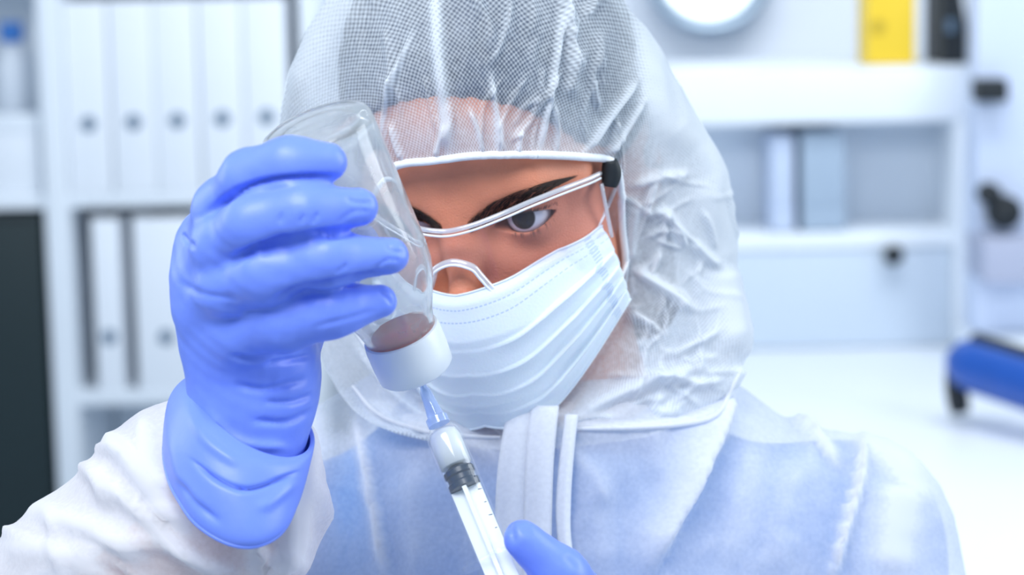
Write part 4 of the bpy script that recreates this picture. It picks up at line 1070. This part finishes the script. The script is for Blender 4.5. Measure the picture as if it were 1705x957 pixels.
# ================================================================== gloves
def glove_mesh(name, fn, lo, hi, vox, crease, parent):
    V, F = surface_nets(fn, np.arange(lo[0], hi[0], vox), np.arange(lo[1], hi[1], vox), np.arange(lo[2], hi[2], vox))
    V = relax(V, F, 1); N = normals(V, F)
    V, _ = folds(V, N, crease); N = normals(V, F)
    V = V+N*(.00035*vnoise(V, 260, 2)+.00022*vnoise(V, 700, 6))[:, None]
    return mesh_obj(name, V, F, M['glove'], parent)
fing = {
 'index': [((362, 422, 1.030), .0125), ((374, 350, 1.002), .0116), ((416, 296, .982), .0102), ((482, 273, .9715), .0092), ((546, 270, .9725), .0082)],
 'middle': [((350, 465, 1.022), .0130), ((374, 407, .996), .0120), ((424, 370, .977), .0115), ((505, 352, .970), .0103), ((598, 345, .9775), .0080)],
 'ring': [((352, 510, 1.025), .0128), ((384, 471, 1.000), .0122), ((444, 454, .983), .0116), ((545, 431, .976), .0102), ((650, 426, .985), .0079)],
 'pinky': [((368, 560, 1.035), .0130), ((412, 546, 1.012), .0126), ((474, 532, .996), .0116), ((555, 515, .990), .0098), ((634, 501, .996), .0072)],
 'thumb': [((462, 620, 1.060), .0160), ((490, 545, 1.072), .0138), ((544, 470, 1.078), .0115), ((600, 405, 1.073), .0098)],
}
FG = {n: [(P(*c), r) for c, r in v] for n, v in fing.items()}
def hand_sdf(C):
    palm = caps(C, P(362, 405, 1.030), P(400, 640, 1.045), .0150, .0195)
    palm = smin(palm, caps(C, P(400, 520, 1.030), P(428, 650, 1.042), .0195, .0205), .02)
    palm = smin(palm, caps(C, P(382, 455, 1.035), P(436, 600, 1.050), .0190, .0200), .02)
    palm = smin(palm, caps(C, P(450, 575, 1.040), P(436, 650, 1.045), .0155, .0205), .014)
    palm = smin(palm, caps(C, P(418, 630, 1.045), P(416, 800, 1.045), .0232, .0245), .014)
    fs = None
    for n in ('index', 'middle', 'ring', 'pinky'):
        d = chain(C, FG[n], .012); fs = d if fs is None else smin(fs, d, .0030)
    th_d = chain(C, FG['thumb'], .006)
    return smin(smin(palm, fs, .016), th_d, .012)
crease = [([(335, 362), (400, 316), (480, 297), (562, 294)], 5, -.0035, 0, 0), ([(378, 436), (440, 410), (520, 393), (600, 386)], 7, -.0042, 0, 0), ([(452, 502), (500, 484), (580, 468), (650, 453)], 7, -.0042, 0, 0), ([(430, 420), (480, 396)], 9, -.002, 0, 0),
  ([(302, 388), (312, 402), (325, 412)], 4, -.0012, 0, 0), ([(345, 360), (375, 335), (400, 312)], 4, -.0008, 0, 0),
  ([(300, 470), (340, 490), (400, 498)], 6, -.0009, 0, 0), ([(320, 500), (380, 520), (440, 522)], 7, .0008, 0, 0),
  ([(385, 592), (420, 598), (480, 590)], 5, -.0022, 0, 0), ([(440, 610), (480, 600), (520, 590)], 5, -.0020, 0, 0),
  ([(390, 640), (440, 648), (510, 630)], 6, -.0018, 0, 0), ([(440, 670), (490, 668), (522, 655)], 5, -.0018, 0, 0),
  ([(420, 700), (480, 702), (522, 680)], 6, -.0016, 0, 0), ([(340, 680), (400, 735), (480, 745)], 9, .0018, 0, 0),
  ([(575, 330), (600, 338), (624, 336)], 4, -.0009, 0, 0), ([(560, 372), (590, 352), (618, 352)], 4, -.0007, 0, 0),
  ([(640, 405), (655, 418), (676, 420)], 4, -.0009, 0, 0), ([(620, 450), (645, 432), (668, 434)], 3, -.0008, 0, 0),
  ([(630, 485), (645, 496), (652, 508)], 3.5, -.0008, 0, 0), ([(465, 372), (470, 355)], 4, -.0008, 0, 0), ([(500, 372), (506, 356)], 4, -.0008, 0, 0),
  ([(520, 372), (530, 354)], 4, -.0008, 0, 0), ([(560, 455), (580, 440)], 4, -.0007, 0, 0), ([(520, 545), (580, 530), (630, 515)], 5, -.0007, 0, 0)]
g1 = glove_mesh('glove', hand_sdf, (-.155, .945, -.10), (.0, 1.10, .075), .0011, crease, person)
g1['label'] = 'blue nitrile glove on the raised hand gripping the vial'
# rolled cuff of the raised glove
def ring_(left, right, front, n=96):
    l, r_, f_ = P(*left), P(*right), P(*front); c = (l+r_)/2; a = (l-r_)/2; b = f_-c
    q = np.linspace(0, 2*math.pi, n, endpoint=False)
    return c+np.cos(q)[:, None]*a+np.sin(q)[:, None]*b
rings = [ring_((330, 640, 1.045), (516, 738, 1.045), (412, 742, 1.014)), ring_((316, 636, 1.045), (522, 742, 1.045), (405, 758, 1.0065)),
         ring_((296, 655, 1.045), (516, 765, 1.045), (398, 790, 1.002)), ring_((279, 688, 1.045), (508, 780, 1.045), (394, 845, .998)),
         ring_((272, 728, 1.048), (502, 790, 1.045), (391, 890, .997)), ring_((274, 748, 1.050), (498, 793, 1.045), (390, 907, .9995)),
         ring_((283, 756, 1.051), (490, 795, 1.046), (390, 903, 1.0035))]
R_ = np.array(rings); nn_ = 60
st_ = np.linspace(0, len(rings)-1, nn_); cuff = np.empty((R_.shape[1], nn_, 3))
for i in range(R_.shape[1]): cuff[i] = spline(R_[:, i], nn_)
CV = cuff.reshape(-1, 3); CF = grid_faces(R_.shape[1], nn_, True); CN = normals(CV, CF)
if ((CV-CV.mean(0))*CN).sum(1).mean() < 0: CF = CF[:, ::-1].copy(); CN = -CN
CV, _ = folds(CV, CN, [([(322, 765), (370, 800), (420, 812), (490, 785)], 6, -.0030, 0, 1), ([(300, 800), (330, 840), (365, 870)], 7, -.0018, 0, 0),
   ([(318, 690), (345, 735), (400, 775)], 8, .0015, 0, 0), ([(285, 720), (300, 790), (340, 850)], 10, .0014, 0, 0), ([(430, 850), (470, 820), (492, 800)], 9, .0014, 0, 0)])
CV = CV+CN*(.0007*vnoise(CV, 190, 8))[:, None]
o = mesh_obj('rolled_cuff', CV, CF, M['glove'], g1); mod_solid(o, .0006, 0)
lipc = CV.reshape(R_.shape[1], nn_, 3)[:, -6]
v, f = tube(np.vstack([lipc, lipc[:1]]), .0011, 8, False); mesh_obj('cuff_bead', v, f, M['glove'], g1)
# second hand: finger and thumb pinching the barrel from the right, the rest below the frame
f2 = {'thumb': [((1085, 1120, 1.085), .016), ((1010, 1040, 1.055), .0125), ((935, 957, 1.028), .0112), ((870, 897, 1.022), .0086)],
      'index': [((1000, 1190, 1.060), .0125), ((900, 1130, 1.020), .0105), ((830, 1060, 1.012), .0095), ((800, 990, 1.020), .0080)],
      'middle': [((1010, 1215, 1.075), .0125), ((900, 1180, 1.050), .0105), ((840, 1120, 1.050), .0095), ((815, 1060, 1.052), .0080)],
      'ring': [((1030, 1240, 1.090), .0120), ((920, 1225, 1.070), .0100), ((860, 1180, 1.072), .0090), ((880, 1130, 1.080), .0078)],
      'pinky': [((1060, 1260, 1.100), .0110), ((960, 1270, 1.088), .0090), ((900, 1235, 1.090), .0080), ((915, 1190, 1.095), .0068)]}
F2 = {n: [(P(*c), r) for c, r in v] for n, v in f2.items()}
def hand2_sdf(C):
    palm = caps(C, P(1000, 1190, 1.065), WR_L, .016, .024)
    palm = smin(palm, caps(C, P(1050, 1250, 1.095), WR_L, .015, .024), .02)
    palm = smin(palm, caps(C, P(1075, 1120, 1.085), WR_L+np.array([0, .01, 0]), .017, .024), .015)
    fs = None
    for n in ('index', 'middle', 'ring', 'pinky'):
        d = chain(C, F2[n], .006); fs = d if fs is None else smin(fs, d, .002)
    return smin(smin(palm, fs, .01), chain(C, F2['thumb'], .006), .010)
g2 = glove_mesh('glove', hand2_sdf, (-.03, .985, -.26), (.13, 1.135, -.095), .0014,
    [([(842, 862), (852, 885), (856, 905)], 5, -.0012, 0, 0), ([(870, 875), (885, 890)], 6, -.0006, 0, 0), ([(940, 925), (960, 945)], 7, -.0007, 0, 0)], person)
g2['label'] = 'blue nitrile glove pinching the syringe barrel'

# ------------------------------------------------------------------ origins: every object's origin at its own centre, every Empty at its base
bpy.context.view_layer.update()
mc = {}
for o in list(SC.objects):
    if o.type == 'MESH' and o.data.name not in mc:
        n = len(o.data.vertices); co = np.empty(n*3, np.float32); o.data.vertices.foreach_get('co', co); co = co.reshape(-1, 3)
        c = (co.min(0)+co.max(0))/2; lo = co.min(0)
        mc[o.data.name] = (c, lo, co.max(0)); co -= c; o.data.vertices.foreach_set('co', co.ravel()); o.data.update()
worg = {}
def org(o):
    if o in worg: return worg[o]
    if o.type == 'MESH': r = Vector(mc[o.data.name][0])+o.location
    else:
        ch = [c for c in o.children_recursive if c.type == 'MESH']
        lo = np.min([mc[c.data.name][1] for c in ch], 0); hi = np.max([mc[c.data.name][2] for c in ch], 0)
        r = Vector(((lo[0]+hi[0])/2, (lo[1]+hi[1])/2, lo[2]))
    worg[o] = r; return r
todo = [o for o in SC.objects if o.type in ('MESH', 'EMPTY')]
for o in todo: org(o)
for o in todo:
    o.location = worg[o]-(worg[o.parent] if o.parent else Vector())
    if '_base' in o: del o['_base']
